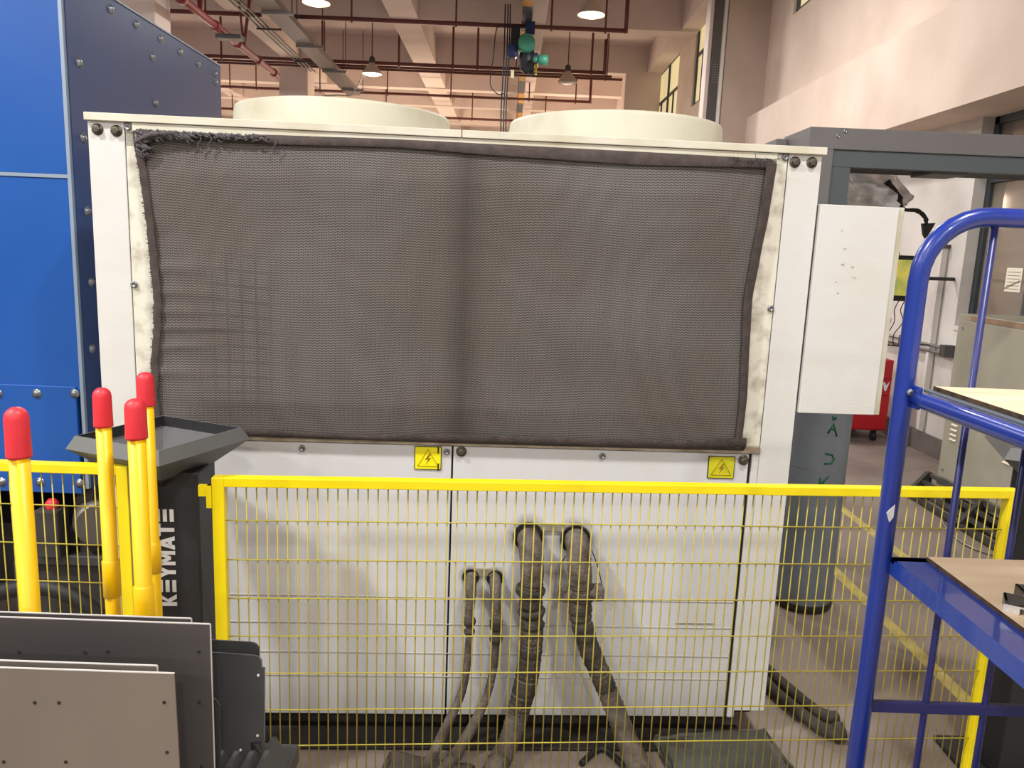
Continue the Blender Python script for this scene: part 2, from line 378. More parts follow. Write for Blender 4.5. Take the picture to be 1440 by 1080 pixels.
# ================================================================= CEILING SERVICES
def hung_pipe(label, x0, x1, y, z, r, hang, mt=m_pipe_red, endup=None, hr=.018, group=None):
    t = thing('sprinkler_pipe', label, 'pipe', (x0, y, z), 0, group)
    pts = [(0, 0, 0), (x1 - x0, 0, 0)]
    if endup: pts += [(x1 - x0 + .001, 0, .02), (x1 - x0, 0, endup - z)]
    MB().tube(pts[:2], r, 8).build('pipe_run', mt, t)
    if endup: MB().cyl((x1 - x0, 0, -r), (x1 - x0, 0, endup - z), r, n=8).build('riser', mt, t)
    for hx, d in hang:
        MB().cyl((hx - x0, 0, -r * 1.6), (hx - x0, 0, (6.62 if d == 0 else d) - z), hr, n=6).build('hanger_rod', mt, t)
    return t
hung_pipe('maroon sprinkler pipe nearest below the ceiling, left stretch ending at the cable tray', -6.55, -4.6, 14.82, 5.6, .038, [(-5.6, 0)])
hung_pipe('long maroon sprinkler pipe nearest below the ceiling, turning up beside a lamp', -4.3, 1.97, 14.82, 5.6, .038, [(-2.98, 0), (-1.1, 0), (.62, 0), (1.6, 0)], endup=6.62)
hung_pipe('second maroon sprinkler pipe from the camera running under the ceiling', -7.05, 2.0, 18.2, 5.6, .04, [(-6.55, 0), (-2.6, 0), (-1.4, 0), (-.85, 0), (1.7, 0)], endup=6.3, hr=.025)
for yy, x1, lb in [(18.56, 2.21, 'upper'), (18.83, 2.49, 'lower')]:
    hung_pipe('thin dark conduit just behind the second sprinkler pipe, %s one' % lb, -6.87, x1, yy, 5.6, .028, [(-4.4, 0), (.02, 0), (2.1, 0)], hr=.012)
hung_pipe('third maroon sprinkler pipe in the warm lit bay, right of the cable tray', -5.35, 2.04, 21.7, 5.6, .036, [(-5.2, 0), (-3.4, 0), (-1.7, 0), (.4, 0), (1.65, 0)], endup=6.3)
hung_pipe('short maroon sprinkler pipe in the warm lit bay beside the far column', -7.94, -5.85, 21.7, 5.6, .036, [(-6.9, 0), (-7.6, 0)])
hung_pipe('farthest maroon sprinkler pipe in the warm bay above the fan rings', -10.5, 1.3, 25.3, 5.6, .036, [(-8.8, 0), (-4, 0), (-1.3, 0), (1.0, 0)])
# red main pipe along the hall
t = thing('fire_main_pipe', 'thick crimson pipe running away from the camera under the ceiling', 'pipe', (-4.85, 0, 5.0))
MB().tube([(0.1, 8, 0), (-.1, 17.0, 0)], .06, 12).build('pipe_run', m_pipe_red2, t)
for y in (11.9, 13.3, 14.4, 15.6, 16.7):
    MB().tube([(0.1 - .2 * (y - 8) / 9, y - .06, 0), (0.1 - .2 * (y - 8) / 9, y + .06, 0)], .08, 12).build('coupling', m_pipe_red2, t)
for y in (12.6, 14.6):
    MB().cyl((0, y, 0), (-.15, y, 1.62), .02, n=6).cyl((0, y, 0), (.2, y + .1, 1.62), .03, n=6).build('hanger_rod', m_pipe_red2, t)
MB().box(-.12, 13.55, -.12, .3, 13.75, -.05).build('clamp', m_bracket, t)
# cable tray
t = thing('cable_tray', 'galvanised cable trunking on trapeze hangers running away under the ceiling', 'cable tray', (-3.95, 0, 5.3))
MB().prism([(-.17, 0), (.17, 0), (.17, .10), (.14, .10), (.14, .03), (-.14, .03), (-.14, .10), (-.17, .10)], (.08, 6, 0), (1, 0, 0), (0, 0, 1), (-.2, 14.5, 0)).build('trough', m_galv, t)
MB().box(-.02, 6, .1, .06, 20.3, .13).build('cover_strip', m_bluetrim, t)
for y in (11.3, 13.4, 15.5, 17.6, 19.6):
    MB().box(-.22, y, -.06, .3, y + .06, -.01).build('trapeze', m_galv, t)
    for x in (-.2, .28): MB().cyl((x, y + .03, -.05), (x, y + .03, 1.32), .009, n=6).build('hanger_rod', m_pipe_red, t)
t = thing('conduit_run', 'thin grey conduits running away beside the cable trunking', 'conduit', (-4.65, 0, 5.45))
for x in (0, .09, .17): MB().tube([(x, 8, 0), (x - .1, 18.6, 0)], .018, 6).build('conduit', m_bracket, t)
for y in (12.5, 15, 17.5):
    MB().box(-.1, y, -.05, .35, y + .04, -.02).cyl((.33, y, -.03), (.33, y, .35), .01, n=6).cyl((.33, y, .33), (.1, y, .33), .01, n=6).build('strut', m_bracket, t)
# looping lamp conduit
t = MB().tube(smooth_path([(-4.9, 19.95, 3.6), (-4.9, 19.95, 4.95), (-4.75, 19.9, 5.12), (-4.3, 19.6, 5.13), (-3.9, 19.0, 5.02), (-3.7, 18.6, 5.02), (-3.35, 18.0, 5.3)]), .016, 6).build('lamp_conduit', m_galv)
tag(t, 'thin grey conduit looping from the far column to the lit pendant lamp', 'conduit')

# pendant lamps
def lamp(x, y, label, group=None, on=True):
    t = thing('pendant_lamp', label, 'lamp', (x, y, 5.3), 0, group)
    MB().lathe([(.215, 0), (.205, .03), (.15, .12), (.08, .2), (.06, .24)], n=24, cap1=True).build('reflector', m_lampoff, t)
    MB().lathe([(.2, .012), (.12, -.02), (.001, -.035)], n=24).build('diffuser', m_lamp if on else m_galv, t)
    MB().lathe([(.065, .24), (.065, .34), (.03, .38)], n=12, cap1=True).build('ballast', m_bracket, t)
    MB().cyl((0, 0, .37), (0, 0, 1.32), .012, n=6).build('stem', m_pipe_red, t)
    return t
LL = {(1.16, 12.92): ('bright pendant lamp near the crane hoist, top of the picture', True),
      (-3.15, 12.92): ('glaring pendant lamp cut by the top edge beside the cable trunking', True),
      (-3.15, 17.92): ('lit pendant lamp above the left fan ring at the conduit end', True),
      (1.16, 17.92): ('unlit dark pendant lamp above the right fan ring', False)}
for (x, y) in LAMPS:
    if (x, y) in LL: lamp(x, y, LL[(x, y)][0], on=LL[(x, y)][1])

# monorail and hoist
t = thing('monorail_beam', 'striped yellow and dark monorail beam running under the ceiling', 'crane rail', (.17, 0, 5.62))
MB().box(-.085, 6, 0, .085, 30, .02).box(-.01, 6, .02, .01, 30, .22).box(-.085, 6, .22, .085, 30, .24).build('i_beam', mat('rail_dark', '#3a4048', .5), t)
for k in range(8):
    MB().box(-.086, 6.5 + k * 2.9, -.003, .086, 7.9 + k * 2.9, .001).build('warning_stripe', mat('rail_ochre', '#b07f2c', .6), t)
for k in range(4): MB().box(-.06, 8 + k * 6, .24, .06, 8.2 + k * 6, 1.0).build('bracket', m_pipe_red, t)
h = thing('electric_hoist', 'blue and green electric chain hoist hanging from the monorail', 'hoist', (.2, 14.6, 5.0))
m_hb = mat('hoist_blue', '#1f3a6e', .4, col2='#1a2440', scale=8); m_hg = mat('hoist_green', '#3f8f78', .4); m_hd = mat('hoist_dark', '#1c222c', .5)
MB().lathe([(.01, -.3), (.13, -.28), (.155, -.22), (.155, .22), (.13, .28)], n=20, cap1=True).build('motor', m_hg, h).rotation_euler = (PI / 2, 0, 0)
bpy.data.objects[h.children[0].name].location = (-.02, 0, .22)
MB().cyl((.16, -.05, .27), (.27, -.05, .28), .05, n=12).cyl((.25, -.05, .28), (.42, -.05, .28), .085, n=16).build('travel_motor', m_hg, h)
MB().lathe([(.03, -.25), (.12, -.2), (.14, 0), (.12, .2)], n=16, cap1=True).build('gear_case', m_hd, h)
h.children[-1].location = (-.05, 0, -.02); h.children[-1].rotation_euler = (PI / 2, 0, 0)
MB().box(-.30, -.1, .2, -.14, .1, .52, .01).box(-.3, -.12, .3, -.2, .12, .48).build('control_box', m_hd, h)
MB().box(-.36, -.12, .0, -.17, .12, .22, .04).build('trolley_housing', m_hb, h)
MB().box(-.05, -.05, .4, .12, .05, .62).build('suspension_frame', m_hb, h)
MB().box(.08, -.06, -.08, .2, .06, .1, .02).cyl((.12, 0, -.08), (.1, 0, -.22), .025, n=8).build('limit_switch', m_hb, h)
MB().cyl((.12, 0, -.22), (.1, 0, -.30), .04, n=10).build('hook_block', m_hd, h)
MB().box(.15, .02, -.26, .19, .05, -.05).build('warning_tag', m_yel, h)
MB().box(-.28, -.02, -.34, -.22, 0, -.2).build('paper_tag', mat('tag_pale', '#d9d0b0', .8), h)
for x in (-.42, -.37, -.33):
    MB().tube(smooth_path([(x, 0, .9), (x + .01, 0, 0), (x - .01, .1, -.9), (x + .02, .1, -1.7)]), .012, 6).build('pendant_cable', m_hd, h)
MB().tube(smooth_path([(-.35, 0, .52), (-.55, 0, .5), (-.6, 0, .0), (-.64, 0, -.45), (-.5, 0, -.62), (-.38, 0, -.6)]), .01, 6).build('cable_loop', m_hd, h)
for x in (-.02,):
    for k in range(20): MB().bar((x - .12 + (k % 2) * .012, .05, -.1 - k * .05), (x - .12 + ((k + 1) % 2) * .012, .05, -.15 - k * .05), .012, .012).build('chain_link', m_pipe_red, h)

# ================================================================= BLUE MACHINE (left)
bmx = thing('blue_machine', 'large bright blue machine enclosure with bolted panels at the left edge', 'machine', (-1.5, 2.73, 0))
MB().box(-2.2, .02, .72, -.012, 1.40, 2.49).build('body', m_blue2, bmx)
MB().box(-.012, .012, .72, 0, 1.42, 2.5).build('side_panel', m_blue2, bmx)
MB().box(-2.2, 0, 1.838, -.016, .02, 2.5, .003).build('upper_panel', m_blue, bmx)
MB().box(-2.2, 0, 1.08, -.016, .02, 1.826, .003).build('middle_panel', m_blue, bmx)
MB().box(-2.2, -.006, .70, -.03, .014, 1.10, .003).build('lower_panel', m_blue, bmx)
MB().box(-2.2, -.004, 1.826, -.016, .01, 1.838).build('horizontal_trim', m_bluetrim, bmx)
MB().box(-.016, -.004, .72, -.004, .02, 2.5).build('corner_trim', m_bluetrim, bmx)
MB().box(-.004, .02, 2.5, .004, 1.42, 2.506).build('top_trim', m_bluetrim, bmx)
MB().box(-2.2, 1.38, 0, 0, 1.42, .72).box(-2.2, .7, 0, -.3, 1.38, .3).box(-.06, 1.3, 0, 0, 1.38, .72).build('undercarriage', m_base, bmx)
MB().box(-.07, .03, 0, -.01, .09, .72).build('leg', m_base, bmx); MB().box(-.9, .03, 0, -.84, .09, .72).build('leg', m_base, bmx)
bolt = MB(); bolt.lathe([(.0175, 0), (.017, .002), (.0115, .003), (.0112, .007), (.006, .0095), (.001, .010)], n=14); bolt_me = bolt.mesh('bolt', m_steel)
for (y, z) in [(3.05, 2.46), (3.25, 2.46), (3.46, 2.46), (3.38, 2.37), (3.66, 2.455), (3.86, 2.45), (4.08, 2.45), (4.08, 2.41), (2.81, 2.22), (3.39, 2.19), (2.81, 1.97), (2.81, 1.47), (2.79, 1.23), (2.81, 1.72), (2.79, 1.0)]:
    inst('bolt', bolt_me, bmx, (0, y - 2.73, z), (0, PI / 2, 0))
for (x, z) in [(-1.67, 1.07), (-1.535, 1.075), (-1.82, .735), (-1.68, .74), (-1.535, .74), (-1.81, 1.065)]:
    inst('bolt', bolt_me, bmx, (x + 1.5, -.006, z), (PI / 2, 0, 0))
# motor under the machine
mo = thing('drive_motor', 'dull silver drive motor in the dark under the blue machine', 'motor', (-1.565, 2.86, 0))
MB().lathe([(.03, -.14), (.075, -.135), (.085, -.11), (.09, .1), (.08, .15)], n=20, cap1=True).build('motor_body', mat('cast_aluminium', '#716c66', .45, .6, bump=.2, bscale=30), mo).rotation_euler = (PI / 2, 0, .5)
mo.children[0].location = (0.02, 0, .58)
MB().box(-.25, -.12, .0, .2, .2, .42, .01).build('pump_base', m_base, mo)
MB().box(-.22, -.14, .42, .12, -.02, .46, .005).build('mounting_plate', m_bracket, mo)
MB().lathe([(.02, 0), (.024, .02), (.012, .035), (.001, .036)], (-.08, -.13, .64), n=12).build('red_knob', m_red, mo)
MB().box(-.13, -.17, .46, -.04, -.09, .64, .006).build('switch_box', m_base, mo)
t = MB().tube(smooth_path([(-2.05, 2.60, .03), (-1.9, 2.56, .3), (-1.6, 2.54, .42), (-1.4, 2.56, .30), (-1.36, 2.58, .03)]), .03, 8).build('black_hose', m_rubber)
tag(t, 'black ribbed hose arching on the floor beneath the blue machine', 'hose')

# ================================================================= CHILLER
CA = math.radians(2.4)
ch = thing('air_cooled_chiller', 'big white air cooled chiller with a grey mesh filter stretched over its front', 'chiller', (-1.24, 2.35, 0), CA)
D = 1.42
def B(x0, y0, z0, x1, y1, z1, nm, mt, bev=.0015): return MB().box(x0, y0, z0, x1, y1, z1, bev).build(nm, mt, ch)
B(0, 0, .10, .104, .10, 1.968, 'corner_post', m_white); B(2.088, 0, .10, 2.192, .10, 1.968, 'corner_post', m_white)
B(0, D - .1, .10, .1, D, 1.968, 'corner_post', m_white); B(2.09, D - .1, .10, 2.192, D, 1.968, 'corner_post', m_white)
B(.006, .1, .10, .03, D - .1, 1.968, 'side_panel', m_white); B(2.165, .1, .10, 2.19, D - .1, 1.968, 'side_panel', m_white)
B(.1, D - .03, .10, 2.1, D - .005, 1.968, 'back_panel', m_white)
B(-.004, -.014, 1.968, 1.088, D + .01, 1.990, 'top_cap', m_cream); B(1.091, -.014, 1.968, 2.2, D + .01, 1.990, 'top_cap', m_cream)
B(.13, -.008, 1.944, 2.05, .02, 1.967, 'top_strip', m_cream)
B(.1065, .001, 1.045, .19, .03, 1.944, 'coil_frame_left', m_grime); B(1.99, .001, 1.045, 2.0855, .03, 1.966, 'coil_frame_right', m_grime)
B(.1065, .001, 1.9, .19, .03, 1.966, 'coil_frame_corner', m_cream)
B(.19, .04, 1.045, 1.99, .06, 1.944, 'coil', m_base)
B(.106, -.006, 1.022, 2.086, .03, 1.045, 'dirty_rail', m_rail)
B(.106, .002, .075, 1.084, .03, 1.019, 'lower_panel', m_stain); B(1.090, .002, .075, 2.054, .03, 1.019, 'lower_panel', m_stain)
B(1.084, .012, .08, 1.090, .035, 1.019, 'panel_gap', m_dark, 0); B(2.054, .010, .08, 2.064, .035, 1.019, 'panel_gap', m_dark, 0)
B(2.064, .0, .075, 2.087, .03, 1.022, 'edge_strip', m_white)
B(.104, .006, .1, .1065, .03, 1.966, 'panel_gap', m_dark, 0); B(2.0855, .006, .1, 2.088, .03, 1.966, 'panel_gap', m_dark, 0)
B(.02, .06, .0, 2.07, .14, .075, 'skid_rail', m_base); B(.02, D - .15, 0, 2.17, D - .07, .075, 'skid_rail', m_base)
B(.02, .14, .03, .10, D - .15, .1, 'skid_rail', m_base); B(2.09, .14, .03, 2.17, D - .15, .1, 'skid_rail', m_base)
B(.04, .03, .075, 2.16, D - .05, .1, 'base_plate', m_base)
# fence wire shadows painted as grey lines, and a scratch on the lower panel
for z in (.50, .405, .30, .215): B(.12, -.0002, z, 2.05, .0025, z + .002, 'wire_shadow_line', mat('wire_shadow_grey', '#b4b1aa', .5), 0)
B(1.856, -.0006, .421, 1.99, .002, .4235, 'scratch', m_label, 0)
# bolts
bl = MB(); bl.lathe([(.017, 0), (.0165, .003), (.011, .004)], n=14); bl.lathe([(.0115, .004), (.0115, .012), (.008, .014), (.001, .0145)], n=6, smooth=False)
bl_me = bl.mesh('bolt', m_boltdirty)
rv = MB(); rv.lathe([(.0105, 0), (.0095, .003), (.006, .004), (.0045, .001), (.001, .001)], n=12); rv_me = rv.mesh('rivet', m_steel)
for (x, z) in [(.028, 1.944), (.082, 1.942), (2.108, 1.944), (2.161, 1.945), (1.115, 1.003), (2.036, .999)]:
    inst('bolt', bl_me, ch, (x, 0, z), (PI / 2, 0, 0))
for (x, z) in [(.115, 1.954), (2.077, 1.957), (.113, 1.497), (2.077, 1.495), (.611, 1.0), (1.068, 1.001), (1.571, 1.0), (2.078, 1.030)]:
    inst('rivet', rv_me, ch, (x, -.002, z), (PI / 2, 0, 0))
# fan rings on top (local coordinates of ring centres)
for (wx, wy, rr, zt) in [(-.640, 3.06, .398, 2.118), (.392, 3.10, .405, 2.122)]:
    q = Matrix.Rotation(-CA, 3, 'Z') @ Vector((wx + 1.24, wy - 2.35, 0))
    MB().lathe([(rr + .012, 1.985), (rr + .004, 2.03), (rr, zt - .012), (rr - .004, zt), (rr - .012, zt), (rr - .016, zt - .012), (rr - .016, 1.992), (rr - .1, 1.992)], (q.x, q.y, 0), n=96).build('fan_ring', m_ring, ch)
    g = MB()
    for k in range(1, 6): g.lathe([(rr * k / 6, zt - .03), (rr * k / 6 + .004, zt - .026), (rr * k / 6, zt - .022)], (q.x, q.y, 0), n=40)
    for a in range(4): 
        dx, dy = math.cos(a * PI / 4 + .3) * rr * .96, math.sin(a * PI / 4 + .3) * rr * .96
        g.cyl((q.x - dx, q.y - dy, zt - .026), (q.x + dx, q.y + dy, zt - .026), .003, n=5)
    g.build('fan_guard', m_bracket, ch)
# filter cloth
def interp(tab, v):
    tab = sorted(tab)
    if v <= tab[0][0]: return tab[0][1]
    for (a, b), (c, d) in zip(tab[:-1], tab[1:]):
        if v <= c: 
            t_ = (v - a) / (c - a); t_ = t_ * t_ * (3 - 2 * t_) * .35 + t_ * .65
            return b + (d - b) * t_
    return tab[-1][1]
LE = [(1.04, .165), (1.10, .160), (1.149, .154), (1.261, .160), (1.393, .174), (1.45, .176), (1.521, .173), (1.668, .164), (1.791, .153), (1.902, .140), (1.94, .16)]
RE = [(1.03, 2.018), (1.207, 2.022), (1.39, 2.014), (1.524, 2.009), (1.657, 2.022), (1.788, 2.037), (1.945, 2.047)]
TE = [(.16, 1.938), (.57, 1.947), (.9, 1.951), (1.2, 1.950), (1.63, 1.948), (2.04, 1.945)]
BE = [(.186, 1.044), (.426, 1.040), (.78, 1.038), (1.095, 1.036), (1.574, 1.036), (2.016, 1.037)]
def fpos(u, v):
    z0 = interp(BE, .16 + u * 1.88); z1 = interp(TE, .16 + u * 1.88); z = z0 + (z1 - z0) * v
    x0 = interp(LE, z); x1 = interp(RE, z); return x0 + (x1 - x0) * u, z
def bulge(x, z, u, v):
    e = min(u, 1 - u, 1) * 8; f = min(v, 1 - v) * 8
    b_ = min(1, e) * min(1, f)
    wr = math.sin(x * 9 + z * 3) * .003 + math.sin(z * 17 + x * 2) * .002
    ed = max(0, .12 - u) / .12
    return -.012 - b_ * (.014 + wr) - ed * .006 * max(0, math.sin(z * 62 + 6 * math.sin(z * 9)))
fm = bmesh.new(); uvl = fm.loops.layers.uv.new('UVMap'); NX, NZ = 150, 80
gv = [[None] * (NX + 1) for _ in range(NZ + 1)]
for j in range(NZ + 1):
    for i in range(NX + 1):
        u, v = i / NX, j / NZ; x, z = fpos(u, v); gv[j][i] = fm.verts.new((x, bulge(x, z, u, v), z))
for j in range(NZ):
    for i in range(NX):
        f = fm.faces.new((gv[j][i], gv[j][i + 1], gv[j + 1][i + 1], gv[j + 1][i])); f.smooth = True
        for lp in f.loops:
            # cloth drawn in at the sides: rows of the knit follow the outline a little
            c = lp.vert.co; lp[uvl].uv = (c.x, c.z + .012 * math.sin(c.x * 3.1) + .006 * math.sin(c.x * 11 + c.z * 5))
me = bpy.data.meshes.new('filter_cloth'); fm.to_mesh(me); fm.free(); me.materials.append(m_knit)
fc = bpy.data.objects.new('filter_cloth', me); COL.objects.link(fc); fc.parent = ch
def hemstrip(pts_out, pts_in, nm='hem', y=-.030):
    h_ = MB(); k = len(pts_out)
    A = [h_.bm.verts.new((p[0], -.010, p[1])) for p in pts_out]; Bv = [h_.bm.verts.new((p[0] * .55 + q[0] * .45, y - .004, p[1] * .55 + q[1] * .45)) for p, q in zip(pts_out, pts_in)]
    Cv = [h_.bm.verts.new((p[0], y + random.uniform(-.001, .001), p[1])) for p in pts_in]
    for i in range(k - 1):
        for P_, Q_ in ((A, Bv), (Bv, Cv)):
            f = h_.bm.faces.new((P_[i], P_[i + 1], Q_[i + 1], Q_[i])); f.smooth = True
    return h_.build(nm, m_hem, fc)
n = 60
zz = [1.045 + i / n * .89 for i in range(n + 1)]
hemstrip([(interp(LE, z) - .004 + random.uniform(-.002, .002), z) for z in zz], [(interp(LE, z) + .024 + random.uniform(-.001, .001), z) for z in zz], y=-.024)
hemstrip([(interp(RE, z) + .003, z) for z in zz], [(interp(RE, z) - (.024 + .012 * (z - 1.04)), z) for z in zz], y=-.026)
xx = [.17 + i / n * 1.86 for i in range(n + 1)]
hemstrip([(x, interp(TE, x) + .004 + (random.uniform(-.004, .004) if x < .45 else 0)) for x in xx], [(x, interp([(.16, 1.93), (.24, 1.928), (.57, 1.923), (.9, 1.930), (1.2, 1.920), (1.63, 1.912), (2.05, 1.922)], x)) for x in xx], y=-.026)
hemstrip([(x, interp(BE, x) - .004) for x in xx], [(x, interp([(.17, 1.06), (.427, 1.064), (.78, 1.054), (1.094, 1.064), (1.572, 1.062), (1.83, 1.064), (2.012, 1.08)], x)) for x in xx], y=-.026)
# frayed torn corner
fr = MB()
for k in range(240):
    if k < 130: bx, bz = random.uniform(.15, .30), 1.945 - abs(random.gauss(0, .008))
    elif k < 170: bx, bz = .150 + random.uniform(0, .03), random.uniform(1.88, 1.93)
    else: bx, bz = random.uniform(.3, .52), 1.945 - abs(random.gauss(0, .005))
    a = random.uniform(-.5, .5) + (.6 if k < 130 else 0); L_ = random.uniform(.01, .03)
    fr.tube([(bx, -.03 + random.uniform(-.008, .006), bz), (bx + L_ * math.cos(a) * .5, -.036, bz - L_ * .3 + random.uniform(-.006, .006)), (bx + L_ * math.cos(a), -.032, bz - L_ * math.sin(abs(a)))], [.004, .003, .0008], 5)
fr.tube(smooth_path([(.146, -.025, 1.905), (.165, -.035, 1.918), (.19, -.038, 1.930), (.225, -.038, 1.936), (.27, -.034, 1.940)], 5), .008, 7, jit=.35)
fr.build('frayed_edge', m_fray, fc)['kind'] = 'stuff'
fr = MB()
for k in range(40):
    bx = random.uniform(1.90, 2.03); bz = 1.944
    fr.tube([(bx, -.03, bz), (bx + random.uniform(-.02, .02), -.034, bz + random.uniform(-.014, .006))], [.0015, .0005], 4)
fr.tube([(1.975, -.03, 1.945), (1.972, -.03, 1.962)], .001, 4)
for bx in (.33, .36, .545):
    fr.tube(smooth_path([(bx, -.03, 1.94), (bx + .006, -.036, 1.925), (bx - .004, -.035, 1.91), (bx, -.034, 1.89)], 4), [.002] * 12 + [.001], 5)
for k in range(90):
    z = random.uniform(1.08, 1.88); bx = interp(LE, z)
    fr.tube([(bx, -.02, z), (bx - random.uniform(.002, .007), -.022, z + random.uniform(-.004, .004))], [.0012, .0004], 4)
fr.build('loose_threads', m_fray, fc)['kind'] = 'stuff'
MB().tube(smooth_path([(.136, -.006, 1.885), (.134, -.008, 1.93), (.140, -.008, 1.942), (.20, -.008, 1.943), (.3, -.01, 1.942)], 5), .002, 6).build('edge_cord', m_rubber, ch)
# warning signs
def sign(x0, z0, x1, z1, ymat, worn):
    s_ = MB().box(x0, -.0015, z0, x1, .003, z1).build('warning_sign', m_signb, ch); s_['label'] = 'yellow high voltage warning sign with black border'
    MB().box(x0 + .0025, -.0022, z0 + .0025, x1 - .0025, -.001, z1 - .0025).build('yellow_field', ymat, s_)
    cx = (x0 + x1) / 2; w_ = (x1 - x0) * .38; zb = z0 + .012; zt = z1 - .009
    tr = MB()
    P3 = [(cx - w_, -.0028, zb), (cx + w_, -.0028, zb), (cx, -.0028, zt)]
    for i in range(3): tr.bar(P3[i], P3[(i + 1) % 3], .0024, .0008)
    tr.build('triangle', m_signo, s_)
    h_ = zt - zb
    MB().prism([(.004, .72), (-.010, .36), (.001, .40), (-.007, .08), (.011, .50), (.001, .46), (.010, .72)], (cx, -.0028, zb), (1, 0, 0), (0, 0, h_), (0, .0006, 0)).build('lightning_bolt', m_signo, s_)
    if worn: MB().box(x1 - .013, -.0030, z0 + .055, x1 - .008, -.0024, z1).box(x1 - .012, -.0030, z0 - .002, x1 - .007, -.0024, z0 + .022).build('scuff', m_dark, s_)
sign(.966, .940, 1.052, 1.017, m_signy, True); sign(1.920, .935, 2.008, 1.010, m_signy2, False)
# pipe ports, label plates, pipes
for (x, z, r_) in [(1.342, .722, .046), (1.498, .716, .046), (1.158, .578, .024), (1.238, .575, .024)]:
    MB().cyl((x, -.004, z), (x, .02, z), r_, n=24).build('pipe_port', m_dark, ch)
    b_ = MB()
    b_.tube([(x + math.cos(a) * (r_ + .001), -.004, z + math.sin(a) * (r_ + .001)) for a in [k * 2 * PI / 24 for k in range(25)]], .0035, 6, caps=False); b_.build('port_grommet', m_rubber, ch)
MB().box(1.38, -.006, .742, 1.462, .003, .768).build('label_plate', m_label, ch)
MB().box(1.167, -.006, .582, 1.243, .003, .606).build('label_plate', m_label, ch)
def pipe(path, rad, couplings, nm='water_pipe', mt=m_wrap):
    pts = smooth_path(path, 14); k = len(pts); rr = []
    base = smooth_path([(a, 0, 0) for a in rad], 14)
    for i in range(k): rr.append(base[i].x * (1 + (.05 if i % 2 else -.03)))
    p_ = MB().tube(pts, rr, 14, jit=.03).build(nm, mt, ch)
    for (i0, i1, rc) in couplings:
        q = pts[i0 * 2:i1 * 2 + 1]
        c_ = MB().tube(q, [rc * (.9 if j in (0, len(q) - 1) else 1) for j in range(len(q))], 12, jit=.05).build('coupling', m_wrap2, p_)
    return p_
pA = pipe([(1.343, .03, .715), (1.345, -.05, .712), (1.350, -.085, .671), (1.353, -.09, .611), (1.35, -.09, .563), (1.359, -.09, .477), (1.36, -.09, .403), (1.352, -.09, .277), (1.326, -.10, .149), (1.294, -.14, .06), (1.25, -.24, .045), (1.21, -.42, .045)],
     [.036, .037, .038, .036, .030, .034, .037, .036, .036, .034, .036, .036], [(22, 23, .041), (25, 28, .047), (29, 32, .038), (32, 34, .044), (36, 38, .041), (39, 56, .0385)])
pB = pipe([(1.498, .03, .715), (1.500, -.05, .712), (1.504, -.085, .655), (1.512, -.09, .59), (1.511, -.09, .529), (1.521, -.09, .467), (1.549, -.09, .381), (1.595, -.09, .28), (1.645, -.10, .17), (1.69, -.14, .07), (1.71, -.22, .04), (1.70, -.42, .04)],
     [.036, .038, .039, .034, .036, .032, .032, .032, .034, .036, .038, .038], [(20, 21, .041), (23, 26, .045), (28, 31, .040), (32, 34, .036), (35, 52, .0345)])
MB().cyl((1.455, -.09, .56), (1.575, -.09, .575), .024, n=10).box(1.555, -.115, .55, 1.585, -.065, .595, .006).box(1.44, -.11, .545, 1.465, -.07, .59, .006).build('valve_body', m_wrap, ch)
MB().tube(smooth_path([(1.545, -.06, .70), (1.57, -.05, .64), (1.585, -.07, .58)]), .0018, 5).tube(smooth_path([(1.46, -.06, .68), (1.445, -.05, .63), (1.45, -.07, .58)]), .0018, 5).build('valve_wire', m_rubber, ch)
pC = pipe([(1.158, .03, .577), (1.158, -.04, .575), (1.160, -.07, .547), (1.157, -.07, .474), (1.159, -.07, .40), (1.152, -.07, .275), (1.135, -.07, .186), (1.09, -.10, .09), (1.05, -.16, .03), (1.0, -.3, .022), (.93, -.5, .022)],
     [.017, .018, .017, .014, .012, .013, .014, .016, .018, .019, .019], [(22, 24, .022), (26, 27, .019)])
pD = pipe([(1.238, .03, .575), (1.238, -.04, .572), (1.240, -.07, .53), (1.245, -.07, .438), (1.246, -.07, .364), (1.24, -.07, .276), (1.218, -.07, .174), (1.17, -.10, .08), (1.12, -.16, .03), (1.05, -.3, .022), (.99, -.5, .022)],
     [.017, .018, .017, .017, .012, .013, .014, .018, .020, .02, .02], [(19, 22, .021), (24, 26, .022)])
# electric box with its proud door
eb = MB().box(2.205, .012, 1.160, 2.478, .34, 1.824, .002).build('electric_box', m_cream, ch)
MB().box(2.198, -.012, 1.164, 2.448, .008, 1.822, .002).build('box_door', m_white, eb)
MB().box(2.205, .006, 1.162, 2.456, .013, 1.824).build('door_gasket', m_rubber, eb)
MB().box(2.186, .1, 1.25, 2.21, .3, 1.75).build('box_mount', m_cream, eb)
sc = MB()
for (x, z, s_) in [(2.27, 1.745, .008), (2.286, 1.688, .006), (2.285, 1.64, .009), (2.317, 1.633, .005), (2.325, 1.60, .010), (2.27, 1.585, .004), (2.28, 1.55, .004)]:
    for q in range(3):
        sc.box(x + random.uniform(-s_, s_), -.0126, z + random.uniform(-s_, s_) * .5, x + random.uniform(.3, 1) * s_ + .003, -.0118, z + .002 + random.uniform(0, .003))
sc.build('glue_marks', mat('glue_grey', '#c3c0b8', .7), eb)['kind'] = 'stuff'

